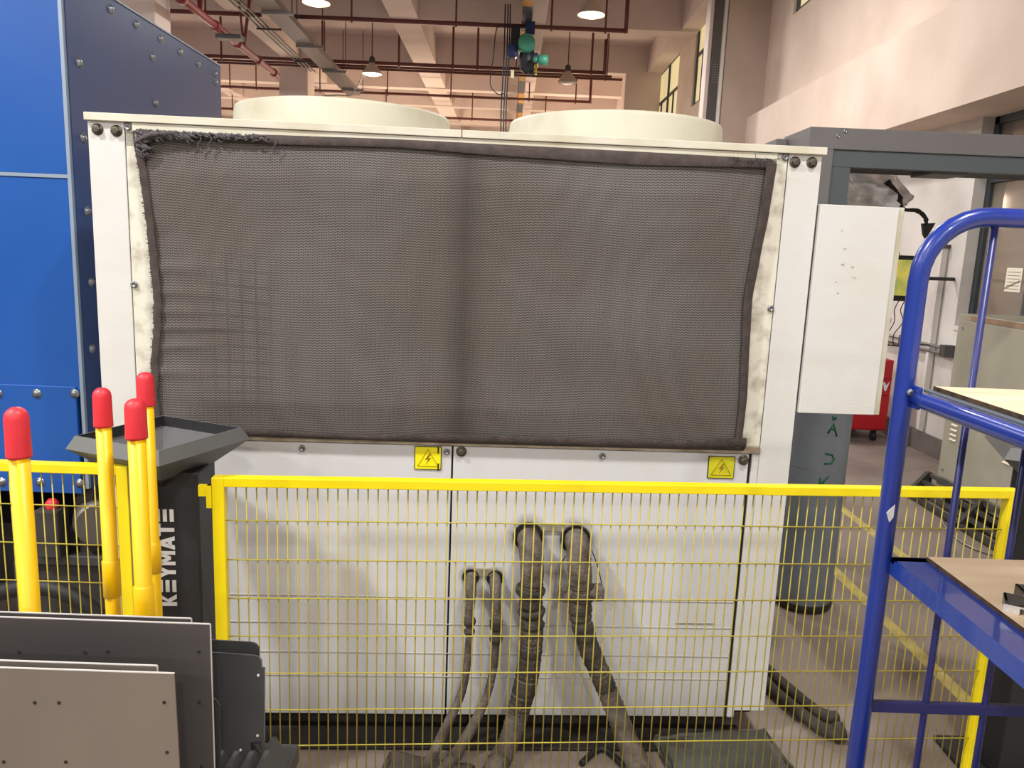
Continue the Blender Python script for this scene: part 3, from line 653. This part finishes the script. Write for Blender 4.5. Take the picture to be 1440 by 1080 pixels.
# ================================================================= GAS CYLINDER
gc = thing('gas_cylinder', 'tall blue grey gas cylinder with green hand marked letters beside the chiller', 'gas cylinder', (1.492, 3.52, 0))
MB().lathe([(.10, 0), (.128, .012), (.135, .05), (.135, 1.05), (.13, 1.12), (.11, 1.2), (.07, 1.27), (.045, 1.29), (.045, 1.34)], n=40, cap0=True, cap1=True).build('cylinder_body', m_cylgas, gc)
MB().lathe([(.137, .015), (.139, .02), (.139, .04), (.137, .045)], n=40).build('foot_ring', m_rubber, gc)
MB().box(-.02, -.02, 1.34, .02, .02, 1.40).cyl((0, -.06, 1.37), (0, .06, 1.37), .012, n=8).build('valve', m_steel, gc)
def stroke(pts, w_=.005):
    out = []
    for (a, z) in pts:
        th = -PI / 2 + a
        out.append((math.cos(th) * .1362, math.sin(th) * .1362, z))
    return out
gl = MB()
for pts in [[(-.12, .885), (.02, .93), (.18, .872)], [(-.06, .905), (.10, .903)], [(-.14, .79), (.10, .785), (.17, .765), (.10, .745), (-.14, .742)], [(-.22, .62), (-.2, .675)], [(-.2, .64), (.06, .685)], [(-.1, .655), (.0, .62)],
            [(-.02, .965), (.0, .945)], [(.06, .962), (.07, .95)]]:
    gl.tube(stroke(pts), .0045, 5)
gl.build('green_lettering', m_green, gc)
MB().lathe([(.1355, .702), (.1362, .704), (.1355, .706)], n=40).build('scratch_band', m_galv, gc)

# ================================================================= GREY PORTAL FRAME
pf = thing('machine_portal_frame', 'grey steel portal frame of a machine standing behind the electric box', 'machine frame', (1.39, 3.75, 0))
MB().box(0, 0, 0, .120, .35, 2.168, .003).build('post', m_frame, pf)
MB().box(.118, .012, 0, .214, .30, 2.16, .003).build('inner_post', m_teal, pf)
MB().box(0, 0, 2.168, 1.65, .35, 2.266, .003).build('top_beam', m_frame, pf)
MB().box(.118, .010, 2.090, 1.55, .05, 2.168, .002).build('inner_beam', m_teal, pf)
MB().box(.214, .05, 2.10, 1.50, .34, 2.16, .003).build('inner_soffit', mat('soffit_black', '#1d2021', .6), pf)
MB().box(1.53, 0, 0, 1.65, .35, 2.168, .004).build('post', m_frame, pf)
MB().box(-.055, .30, 2.0, .0, .5, 2.25, .004).build('rear_box', m_frame, pf)
MB().box(.62, .06, 2.08, .80, .25, 2.10, .003).build('guide_bracket', m_frame, pf)
inst('screw', rv_me, pf, (.165, 0, 2.252), (PI / 2, 0, 0)); inst('screw', rv_me, pf, (.135, 0, 2.228), (PI / 2, 0, 0))

# ================================================================= FOIL DUCT
fd = thing('foil_wrapped_duct', 'crumpled silver foil wrapped duct behind the electric box', 'duct', (1.5, 4.35, 0))
pts = smooth_path([(0, 0, 0), (0, 0, 1.4), (.03, 0, 1.85), (.15, 0, 2.06), (.33, 0, 2.07), (.5, -.02, 2.03), (.58, -.03, 1.93)], 8)
bmF = MB(); bmF.tube(pts, [.07] * 14 + [.08] * 8 + [.12] * 12 + [.125] * 6 + [.12] * (len(pts) - 40), 22, jit=.04)
bmF.bm.verts.ensure_lookup_table()
for q_, v in enumerate(bmF.bm.verts):
    i_, j_ = divmod(q_, 22); c_ = pts[min(i_, len(pts) - 1)]
    v.co = c_ + (v.co - c_) * (1 + .13 * math.sin(j_ * 2.3 + i_ * .22) + .06 * math.sin(j_ * 5.1 + i_ * .9)) + Vector([random.uniform(-.004, .004) for _ in range(3)])
bmF.build('foil_sleeve', m_foil, fd)
MB().tube(smooth_path([(.50, -.12, 2.08), (.565, -.14, 2.0), (.60, -.14, 1.94), (.68, -.13, 1.935), (.735, -.12, 1.90), (.745, -.12, 1.86)]), [.02] * 8 + [.011] * 22 + [.008], 8, jit=.2).build('black_strap', m_rubber, fd)
MB().prism([(-.02, .02), (.05, .025), (.01, -.06), (-.005, -.04)], (.745, -.12, 1.85), (1, 0, 0), (0, 0, 1), (0, .02, 0)).build('strap_end', m_rubber, fd)

# ================================================================= RIGHT SIDE BACKGROUND
rc = thing('tool_cabinet', 'red tool cabinet on castors standing against the far right wall', 'cabinet', (3.0, 7.0, 0))
MB().box(-.05, 0, .11, .585, .55, .775, .006).build('cabinet_body', m_redcab, rc)
MB().box(-.04, -.012, .125, .575, .0, .44, .003).build('door', m_redcab, rc)
for k in range(2): MB().box(-.04, -.012, .45 + k * .155, .575, 0, .595 + k * .155, .003).build('drawer', m_redcab, rc)
MB().prism([(-.03, .05), (-.012, .05), (.0, .02), (.03, .06), (.005, -.03), (-.012, -.03)], (.53, -.013, .52), (1, 0, 0), (0, 0, 1), (0, -.002, 0)).build('white_logo', m_letter, rc)
for x, y in ((.04, .06), (.5, .06), (.04, .48), (.5, .48)):
    c_ = MB().cyl((x - .015, y, .045), (x + .015, y, .045), .045, n=14).box(x - .02, y - .02, .07, x + .02, y + .02, .11).build('castor', m_rubber, rc)
# monitor
mn = thing('wall_monitor', 'small monitor with a yellow green screen on the right wall', 'monitor', (3.19, 6.35, 1.54))
MB().box(-.13, 0, -.19, .16, .03, .18, .006).build('bezel', m_rubber, mn)
MB().box(-.12, -.003, -.145, .15, .001, .145).build('screen', m_screen, mn)
MB().cyl((.05, .02, 0), (.62, .25, 0), .015, n=8).build('wall_arm', m_rubber, mn)
for k, x in enumerate((-.06, -.03, .02, .07)):
    MB().tube(smooth_path([(x + .03, .01, -.17), (x - .01, 0, -.26), (x + .02 * (k % 2), 0, -.36), (x - .03, .02, -.47), (x, .04, -.56), (x + .2, .2, -.575), (x + .55, .4, -.58)]), .004, 5).build('cable', m_rubber, mn)
MB().tube(smooth_path([(.0, .01, .18), (-.02, .01, .24), (-.06, .03, .28)]), .003, 5).build('cable', m_rubber, mn)
wc = thing('wall_conduit', 'thin white vertical conduit with a dark cap on the right wall', 'conduit', (3.76, 6.75, 0))
MB().box(-.02, -.02, .2, .03, .02, 1.80).build('conduit', m_lower, wc); MB().box(-.03, -.04, 1.80, .04, .04, 1.83).build('cap', m_bracket, wc)
wp = thing('wall_pipe', 'grey horizontal pipe on brackets low along the right wall', 'pipe', (3.74, 0, .96))
MB().cyl((0, 6.5, 0), (0, 10.5, 0), .014, n=8).cyl((0, 6.5, -.05), (0, 10.5, -.05), .014, n=8).build('pipe_run', m_galv, wp)
MB().box(-.04, 6.42, -.07, .06, 6.5, .03).build('end_box', m_bracket, wp)
for y in (7.2, 8.6, 10): MB().box(-.02, y, -.08, .06, y + .04, .03).build('pipe_bracket', m_bracket, wp)
# beige cabinet
bc = thing('control_cabinet', 'beige louvred electrical control cabinet below the dark window', 'cabinet', (3.1, 3.6, 0))
MB().box(0, 0, .12, .68, 1.66, 1.335, .006).build('cabinet_body', m_beige, bc)
for (y0, y1) in [(.02, .80), (.83, 1.61)]:
    dr = MB().box(-.014, y0, .20, .002, y1, 1.29, .003).build('door', m_beige, bc)
    for yc in ((y0 + .10), (y1 - .10)):
        for k in range(9):
            MB().prism([(0, 0), (-.012, .008), (0, .018)], (-.014, yc - .035, .47 + k * .034), (1, 0, 0), (0, 0, 1), (0, .07, 0)).build('louvre', mat('louvre_pale', '#d8d2bd', .5), dr)
    for zc in (.25, 1.24): inst('screw', rv_me, dr, (-.014, y1 - .03, zc), (0, -PI / 2, 0))
MB().box(-.004, .1, 1.295, .001, 1.52, 1.328).build('cardboard_strip', m_card, bc)
MB().box(.03, .03, 0, .64, 1.6, .12).build('plinth', m_base, bc)
# dark pallet rack on the floor before the cabinet
pl = thing('floor_rack', 'low dark metal rack lying on the floor before the beige cabinet', 'rack', (2.93, 4.05, 0))
for k in range(4): MB().box(.0 + k * .045, 0, .012 + .05 * k, .03 + k * .045, 1.3, .035 + .05 * k).build('rail', m_bracket if k % 2 else m_base, pl)
for y in (.02, .62, 1.25): MB().prism([(0, 0), (.16, 0), (.16, .19), (.13, .19), (0, .03)], (0, y, 0), (1, 0, 0), (0, 0, 1), (0, .04, 0)).build('support', m_base, pl)
MB().tube(smooth_path([(.0, .1, .01), (-.12, .3, .01), (-.08, .6, .01), (.0, .8, .01)]), .006, 6).build('loose_wire', m_galv, pl)

# ================================================================= FENCES
def fence(label, loc, rz, W, z1, xs, zs, extra=None, fr=.024, post=.03):
    t = thing('mesh_fence', label, 'fence', loc, rz)
    MB().box(0, 0, 0.02, post, .03, z1, .002).build('post', m_yel, t); MB().box(W - post, 0, .02, W, .03, z1, .002).build('post', m_yel, t)
    MB().box(post, 0, z1 - fr, W - post, .03, z1, .002).build('top_rail', m_yel, t)
    MB().box(post, 0, .12, W - post, .03, .12 + fr, .002).build('bottom_rail', m_yel, t)
    for x in (0, W - post): MB().box(x - .02, -.03, 0, x + post + .02, .06, .008).build('foot_plate', m_yel, t)
    vm = MB().cyl((0, 0, .14), (0, 0, z1 - fr * .5), .0018, n=6).mesh('vertical_wire', m_wire)
    hm = MB().cyl((post * .5, 0, 0), (W - post * .5, 0, 0), .0018, n=6).mesh('horizontal_wire', m_wire)
    for x in xs: inst('vertical_wire', vm, t, (x, .016, 0))
    for z in zs: inst('horizontal_wire', hm, t, (0, .0125, z))
    return t
ZS = [.948 - .105 * k for k in range(8)]
f1 = fence('long yellow wire mesh fence in front of the chiller', (-.713, 1.84, 0), math.radians(4), 2.124, 1.062, [.055 + .0252 * k for k in range(81)], ZS)
MB().box(-.032, .0, 1.014, 0, .012, 1.042).box(-.012, -.004, .985, .0, .012, 1.042).build('latch_tab', m_yel, f1)
f2 = fence('short yellow wire mesh fence panel at the left beneath the blue machine', (-2.037, 1.90, 0), math.radians(.3), 1.085, 1.062, [.04 + .0272 * k for k in range(38)], ZS)
MB().box(1.087, .0, .03, 1.093, .035, 1.062).build('edge_strip', m_galv, f2)
MB().box(1.085, .004, .90, 1.105, .03, .99, .003).build('latch', mat('latch_brass', '#8a7a30', .5, .3), f2)

# ================================================================= BINS / PEDESTALS
def hopper(label, loc, rz, colrz, text):
    t = thing('black_pedestal', label, 'pedestal', loc, 0)
    c, s_ = math.cos(rz), math.sin(rz)
    def ring(h, z, k=None): return [Vector((x * h * c - y * h * s_, x * h * s_ + y * h * c, z)) for x, y in ((-1, -1), (1, -1), (1, 1), (-1, 1))]
    def loft(levels, nm, mt, capb=False):
        b = MB(); rs = [[b.bm.verts.new(p) for p in ring(h, z)] for h, z in levels]
        for a, d in zip(rs[:-1], rs[1:]):
            for i in range(4): b.bm.faces.new((a[i], a[(i + 1) % 4], d[(i + 1) % 4], d[i]))
        if capb: b.bm.faces.new(rs[-1])
        return b.build(nm, mt, t)
    loft([(.085, 1.018), (.140, 1.068), (.162, 1.088), (.1455, 1.122), (.142, 1.122)], 'tray_rim', m_tray)
    loft([(.142, 1.122), (.1415, 1.090)], 'tray_wall', m_black)
    loft([(.1415, 1.092), (.045, 1.050)], 'tray_liner', m_trayin, True)
    loft([(.030, .96), (.083, 1.019), (.083, 1.03)], 'transition', m_black)
    cm = MB().box(-.070, -.075, .02, .118, .075, 1.03, .006).build('column', m_black, t); cm.rotation_euler = (0, 0, colrz)
    MB().box(-.15, -.15, 0, .15, .15, .02, .004).build('foot_plate', m_black, t)
    if text:
        H = .046; W_ = .034; G = .0062; th = .0105
        base = Vector((.052, -.0755, .632))
        def poly(P): return P
        glyph = {
            'K': [[(0, 0), (th, 0), (th, H), (0, H)], [(th, H * .40), (W_ - th * 1.25, 0), (W_, 0), (th * 1.5, H * .62)], [(th, H * .42), (W_ - th * 1.2, H), (W_, H), (th * 1.2, H * .30)]],
            'E': [[(0, 0), (W_, 0), (W_, th), (0, th)], [(0, H / 2 - th / 2), (W_, H / 2 - th / 2), (W_, H / 2 + th / 2), (0, H / 2 + th / 2)], [(0, H - th), (W_, H - th), (W_, H), (0, H)]],
            'Y': [[(W_ / 2 - th / 2, 0), (W_ / 2 + th / 2, 0), (W_ / 2 + th / 2, H * .45), (W_ / 2 - th / 2, H * .45)], [(W_ / 2 - th / 2, H * .42), (W_ / 2 + th * .3, H * .42), (th * 1.1, H), (-.001, H)], [(W_ / 2 - th * .3, H * .42), (W_ / 2 + th / 2, H * .42), (W_ + .001, H), (W_ - th * 1.1, H)]],
            'M': [[(0, 0), (th * .95, 0), (th * .95, H), (0, H)], [(W_ + .006 - th * .95, 0), (W_ + .006, 0), (W_ + .006, H), (W_ + .006 - th * .95, H)], [(0, H), (th * 1.1, H), (W_ / 2 + .003 + th * .4, H * .25), (W_ / 2 + .003 - th * .4, H * .25)], [(W_ + .006, H), (W_ + .006 - th * 1.1, H), (W_ / 2 + .003 - th * .4, H * .25), (W_ / 2 + .003 + th * .4, H * .25)]],
            'A': [[(-.002, 0), (th * .95, 0), (W_ / 2 + th * .45, H), (W_ / 2 - th * .45, H)], [(W_ + .002, 0), (W_ - th * .95, 0), (W_ / 2 - th * .45, H), (W_ / 2 + th * .45, H)], [(th * .8, H * .16), (W_ - th * .8, H * .16), (W_ - th, H * .38), (th, H * .38)]],
            'T': [[(W_ / 2 - th / 2, 0), (W_ / 2 + th / 2, 0), (W_ / 2 + th / 2, H), (W_ / 2 - th / 2, H)], [(0, H - th), (W_, H - th), (W_, H), (0, H)]]}
        adv = .020; k = 0
        for chn in 'KEYMATE':
            g_ = MB()
            for P_ in glyph[chn]:
                g_.prism(P_, base + Vector((0, -.0002 * (k % 2), adv)), (0, 0, 1), (-1, 0, 0), (0, -.0012, 0)); k += 1
            o = g_.build('letter', m_letter, cm)
            adv += W_ + G + (.006 if chn == 'M' else 0) - (.003 if chn in 'AY' else 0)
        # shift so the text block sits left of the column's centre
        for o in [o for o in cm.children if o.name.startswith('letter')]: o.location = (.0, 0, 0)
    return t
hopper('black pedestal with a flared grey hopper and white KEYMATE lettering between the fences', (-.925, 2.047, 0), math.radians(-22.5), math.radians(4), True)
hopper('black pedestal with a flared grey hopper cut by the right edge behind the trolley', (1.715, 2.31, 0), math.radians(-22.5), math.radians(3), False)

# ================================================================= YELLOW STAKES WITH RED CAPS
def stake(x, y, zt, collar, label, k=1.0):
    t = thing('yellow_stake', label, 'post', (x, y, 0), 0, 'yellow stakes with red caps')
    tb = MB().cyl((0, 0, .01), (0, 0, zt - .02), .0147, n=20).build('tube', m_yel2, t)
    MB().lathe([(.0147, zt - .080), (.0180, zt - .0795), (.0181, zt - .075), (.0176, zt - .05), (.0174, zt - .018), (.0160, zt - .0105), (.0125, zt - .005), (.007, zt - .0012), (.001, zt)], n=28).build('cap', m_red, t)
    if collar: MB().lathe([(.0147, collar[0]), (.0172, collar[0] + .002), (.0172, collar[1] - .003), (.0147, collar[1])], n=20).build('collar', m_yel2, t)
    MB().box(-.03, -.03, 0, .03, .03, .01).build('foot_plate', m_yel2, t)
    for c_ in t.children:
        for v in c_.data.vertices: v.co.x *= k; v.co.y *= k
stake(-.745, 1.16, 1.381, None, 'thickest yellow stake with a red cap, nearest the left edge of the picture')
stake(-.797, 1.51, 1.346, (.903, .985), 'yellow collared stake with a red cap in front of the left fence post')
stake(-.710, 1.465, 1.336, (.80, .953), 'yellow stake with a red cap before the hopper, beside the lettering', 1.14)
stake(-.832, 1.77, 1.334, (.842, .92), 'yellow stake with a red cap, slim one standing highest and farthest back', 1.12)

# ================================================================= SHEET METAL ON A RACK
rk = thing('sheet_rack', 'dark steel rack with slots holding the upright metal sheets', 'rack', (-.75, .9, 0))
for x in (-.5, .33):
    for y in (.0, .17): MB().box(x, y, 0, x + .03, y + .03, .45, .002).build('leg', m_bracket, rk)
MB().box(-.52, -.02, .42, .40, .21, .45, .003).build('deck', m_bracket, rk)
MB().box(.33, .12, .45, .40, .30, .76, .003).build('upright_block', m_base, rk)
for k in range(4):
    MB().prism([(0, 0), (.02, 0), (-.004, .045), (-.012, .045)], (.325 + k * .024, .19, .785), (1, 0, 0), (0, 0, 1), (0, .08, 0)).build('slot_tooth', m_bracket, rk)
MB().box(.31, .18, .755, .42, .31, .79, .003).build('slot_bar', m_bracket, rk)
def sheet(x0, x1, y, z0, z1, mt, holes, label, cat='metal sheet', th=.0022, group=None, skew=0):
    t = MB().prism([(x0, z0), (x1 + skew, z0), (x1, z1), (x0, z1)], (0, y, 0), (1, 0, 0), (0, 0, 1), (0, th, 0)).build('metal_sheet', mt); tag(t, label, cat, group)
    MB().box(x0, y - .0002, z1 - .0002, x1, y + th + .0002, z1 + .0012).build('top_edge_glint', m_edge, t)  # pale strip painting in the light caught along the top edge
    MB().prism([(0, 0), (.0014, 0), (.0014, z1 - z0), (0, z1 - z0)], (x1 + skew * 0, y - .0002, z0), (1, 0, 0), (-skew / max(z1 - z0, .01) * 0, 0, 1), (0, th, 0)).build('bright_side_edge', m_edge, t) if not skew else None
    for (hx, hz) in holes:
        MB().cyl((hx, y - .0006, hz), (hx, y + .001, hz), .0026, n=10).build('hole', m_dark, t)
    return t
sheet(-1.25, -.447, 1.061, .45, 1.0935, m_sheet, [], 'grey metal sheet, rearmost of the big upright sheets by the stakes')
sheet(-1.25, -.415, 1.050, .45, 1.0915, m_sheet, [(-.695, 1.038), (-.599, 1.041), (-.566, 1.043), (-.432, 1.048), (-.434, .967), (-.70, .80), (-.434, .86)], 'large dark grey metal sheet with punched holes behind the tan sheet')
sheet(-1.2, -.461, .978, .45, 1.0655, m_sheet2, [], 'tan grey metal sheet mostly hidden directly behind the front tan sheet')
sheet(-1.2, -.433, .968, .45, 1.061, m_sheet2, [(-.625, 1.011), (-.592, 1.012), (-.448, 1.018), (-.447, .942), (-.674, .919), (-.588, .922), (-.46, .85)], 'tan grey metal sheet with punched holes, frontmost at the bottom left', skew=.010)
def plate(poly, y, label, holes, th=.002):
    t = MB().prism(poly, (0, y, 0), (1, 0, 0), (0, 0, 1), (0, th, 0)).build('bracket_plate', m_bracket); tag(t, label, 'metal plate')
    for i in range(len(poly) - 1):
        a, b = poly[i], poly[i + 1]
        if a[1] > .9 or b[0] > -.37: MB().bar((a[0], y + th / 2, a[1]), (b[0], y + th / 2, b[1]), th * 1.15, th * .7).build('bright_edge', m_steel, t)
    for hx, hz in holes: MB().cyl((hx, y - .0006, hz), (hx, y + .001, hz), .0022, n=10).build('hole', m_edge, t)
    return t
plate([(-.60, .79), (-.60, 1.0145), (-.39, 1.010), (-.382, 1.008), (-.377, 1.002), (-.376, .79)], 1.150, 'dark notched plate, rear one of the pair right of the big sheets', [])
plate([(-.60, .79), (-.60, 1.006), (-.378, .999), (-.371, .997), (-.367, .991), (-.366, .978), (-.362, .978), (-.364, .850), (-.386, .846), (-.388, .792)], 1.130, 'dark plate with a notched corner and rounded top, front one right of the big sheets', [(-.372, .965), (-.375, .859), (-.403, .832)])
plate([(-.52, .79), (-.52, .958), (-.424, .958), (-.417, .952), (-.414, .945), (-.416, .79)], 1.075, 'slim dark plate with a rounded corner between big sheet and notched plate', [])

# ================================================================= TROLLEY
tr = thing('blue_trolley', 'blue tubular shelf trolley with plywood shelves at the right edge', 'trolley', (.715, 1.35, 0))
W = .72; L_ = .75; r = .0165
def arch(y):
    P_ = [(0, y, .14), (0, y, 1.0), (0, y, 1.62)]
    for k in range(1, 9):
        a = k / 8 * PI / 2; P_.append((.11 - .11 * math.cos(a), y, 1.625 + .11 * math.sin(a)))
    for k in range(0, 9):
        a = PI / 2 - k / 8 * PI / 2; P_.append((W - .11 + .11 * math.cos(a), y, 1.625 + .11 * math.sin(a)))
    P_ += [(W, y, 1.0), (W, y, .14)]
    return MB().tube(P_, r, 16).build('end_frame', m_trolley, tr)
arch(0); arch(-L_)
for x in (.120, .235, .36, .485, .60):
    MB().cyl((x, 0, .16), (x, 0, 1.725), .0062, n=10).build('vertical_bar', m_trolley2, tr)
for z in (.812, .16, .48):
    MB().box(.01, -.006, z - .011, W - .01, .006, z + .011, .002).build('cross_bar', m_trolley2, tr)
MB().box(.012, -.02, 1.108, W, -.008, 1.118).build('cross_bar', m_trolley2, tr)
# middle shelf of angle steel with plywood deck
sh = MB().prism([(.012, 1.085), (.015, 1.085), (.015, 1.1155), (.080, 1.1155), (.080, 1.1185), (.012, 1.1185)], (0, -L_ + .01, 0), (1, 0, 0), (0, 0, 1), (0, L_ - .022, 0)).box(W - .08, -L_ + .01, 1.115, W - .012, -.012, 1.1185).box(.012, -.03, 1.115, W - .012, -.012, 1.1185).build('angle_shelf', m_deck, tr)
pw = MB().box(.070, -L_ + .02, 1.1195, W - .02, -.022, 1.126).build('plywood_board', m_ply, tr)
MB().box(.0693, -L_ + .02, 1.1188, .0702, -.0225, 1.1262).build('dark_edge', m_plyedge, tr)
# top shelf on tubular side rails
for x in (.012, W - .012):
    MB().tube([(x, -.02, 1.418), (x, -.06, 1.418), (x, -L_ + .05, 1.418), (x, -L_, 1.418)], [.011, .0145, .0145, .0145], 14).build('side_rail', m_trolley, tr)
    MB().box(x - .004, -.035, 1.400, x + .004, .012, 1.440, .003).build('rail_tab', m_trolley, tr)
MB().lathe([(.0065, 0), (.0065, .004), (.003, .006), (.001, .006)], n=8, smooth=False).build('rail_bolt', m_steel, tr, (.002, -.0165, 1.428)).rotation_euler = (PI / 2, 0, 0)
MB().box(.018, -L_, 1.432, W - .018, -.03, 1.437, .001).build('shelf_tray', mat('shelf_tray_grey', '#6a727c', .4, .3), tr)
MB().box(.03, -L_ + .01, 1.438, W - .03, -.04, 1.444).build('plywood_board', m_ply, tr)
MB().box(.0293, -L_ + .01, 1.4375, .0301, -.04, 1.4445).build('dark_edge', m_plyedge, tr)
MB().box(.012, -L_, .15, W - .012, -.0, .165).build('bottom_deck', m_trolley, tr)
for x in (.03, W - .03):
    for y in (-.03, -L_ + .03):
        MB().cyl((x - .015, y, .06), (x + .015, y, .06), .06, n=16).box(x - .02, y - .02, .09, x + .02, y + .02, .15).build('castor', m_rubber, tr)
sk = MB().prism([(-.007, .0), (.0, -.018), (.006, -.008), (.006, .016)], (-.004, -.0172, 1.205), (1, 0, 0), (0, 0, 1), (0, .002, 0)).build('white_sticker', m_letter, tr)
# aluminium parts lying on the middle shelf
def block(x, y, rz, label):
    t = thing('channel_block', label, 'metal part', (x, y, 1.1265), rz, 'metal blocks on the trolley shelf')
    MB().box(0, -.004, .014, .05, .03, .0175).box(0, -.004, 0, .003, .03, .0175).box(.022, -.004, 0, .0245, .03, .015).box(.047, -.004, 0, .05, .03, .0175).build('channel', mat('dark_aluminium', '#5b5a58', .35, .7), t)
    MB().box(-.002, -.008, 0, .02, -.005, .012).box(-.001, -.0085, .010, .05, -.007, .0125).build('bright_edge', m_edge, t)
    MB().cyl((.008, -.009, .006), (.008, -.006, .006), .002, n=8).build('screw', m_edge, t)
block(.792, 1.118, -.5, 'dark metal channel block nearest the board edge on the middle trolley shelf')
block(.838, 1.100, -.5, 'second dark metal channel block, cut by the right edge of the picture')
block(.842, 1.150, -.2, 'dark metal channel block behind the other two on the middle trolley shelf')
t = MB().box(.80, 1.06, 1.1265, .90, 1.075, 1.130).build('metal_strip', m_steel); tag(t, 'bright metal strip lying in front of the channel blocks on the shelf', 'metal part')

# ================================================================= THINGS ON THE FLOOR
for (p, lb) in [([(1.02, 2.95, .03), (1.05, 2.82, .032), (1.08, 2.68, .03), (1.12, 2.56, .03), (1.17, 2.45, .03), (1.215, 2.42, .03), (1.23, 2.47, .03)], 'black floor hose curling out beside the chiller, nearer one with the hooked end'),
                ([(1.06, 3.0, .03), (1.10, 2.84, .03), (1.14, 2.70, .03), (1.18, 2.58, .03), (1.22, 2.53, .03), (1.25, 2.53, .03)], 'black floor hose curling out beside the chiller, farther one')]:
    t = MB().tube(smooth_path(p, 6), .022, 12, jit=.04).build('floor_hose', m_wrap2); tag(t, lb, 'hose')
for (x, y, sx, sy, rz, lb, mt) in [(.78, 2.28, .20, .13, .15, 'grey concrete block on the floor before the chiller corner', mat('wet_grey', '#54564f', .6, col2='#403f3a', scale=6)),
                                   (-.20, 2.13, .14, .10, -.2, 'dusty grey rag bundle on the floor under the small pipes', mat('rag_grey', '#544c46', .95, col2='#38312c', scale=9, bump=.8, bscale=14))]:
    b = MB(); b.box(-sx, -sy, 0, sx, sy, .03, .012)
    bmesh.ops.subdivide_edges(b.bm, edges=b.bm.edges[:], cuts=3, use_grid_fill=True)
    for v in b.bm.verts:
        if v.co.z > .005: v.co += Vector((random.uniform(-.01, .01), random.uniform(-.01, .01), random.uniform(-.008, .012)))
    t = b.build('rag_bundle' if 'rag' in lb else 'concrete_block', mt, None, (x, y, 0)); t.rotation_euler = (0, 0, rz)
    tag(t, lb, 'rag' if 'rag' in lb else 'block')
t = MB().tube(smooth_path([(.30, 2.25, .012), (.38, 2.33, .012), (.45, 2.22, .012), (.52, 2.12, .012), (.50, 2.02, .012)], 6), .010, 8).build('black_cable', m_rubber); tag(t, 'thin black cable snaking over the floor before the chiller corner', 'cable')

t = MB().box(.3, -.085, 0, 2.12, .055, .010, .002).build('dark_floor_strip', mat('floor_strip_dark', '#2b2826', .55, col2='#1d1b1a', scale=8)); t.location = (-1.24, 2.35, 0); t.rotation_euler = (0, 0, CA); tag(t, 'dark strip added on the floor along the chiller front', 'mat')  # thin strip added to darken the floor along the chiller front

for (x, y, sx, sy, rz, lb) in [(.02, 2.10, .07, .05, .5, 'small dusty rag lump on the floor between the pipe ends'), (.40, 2.02, .08, .05, -.6, 'small dusty rag lump on the floor right of the black sleeved pipe')]:
    b = MB(); b.box(-sx, -sy, 0, sx, sy, .035, .012)
    bmesh.ops.subdivide_edges(b.bm, edges=b.bm.edges[:], cuts=2, use_grid_fill=True)
    for v in b.bm.verts:
        if v.co.z > .005: v.co += Vector((random.uniform(-.012, .012), random.uniform(-.012, .012), random.uniform(-.01, .014)))
    t = b.build('rag_lump', MATS['rag_grey'], None, (x, y, 0)); t.rotation_euler = (0, 0, rz); tag(t, lb, 'rag')
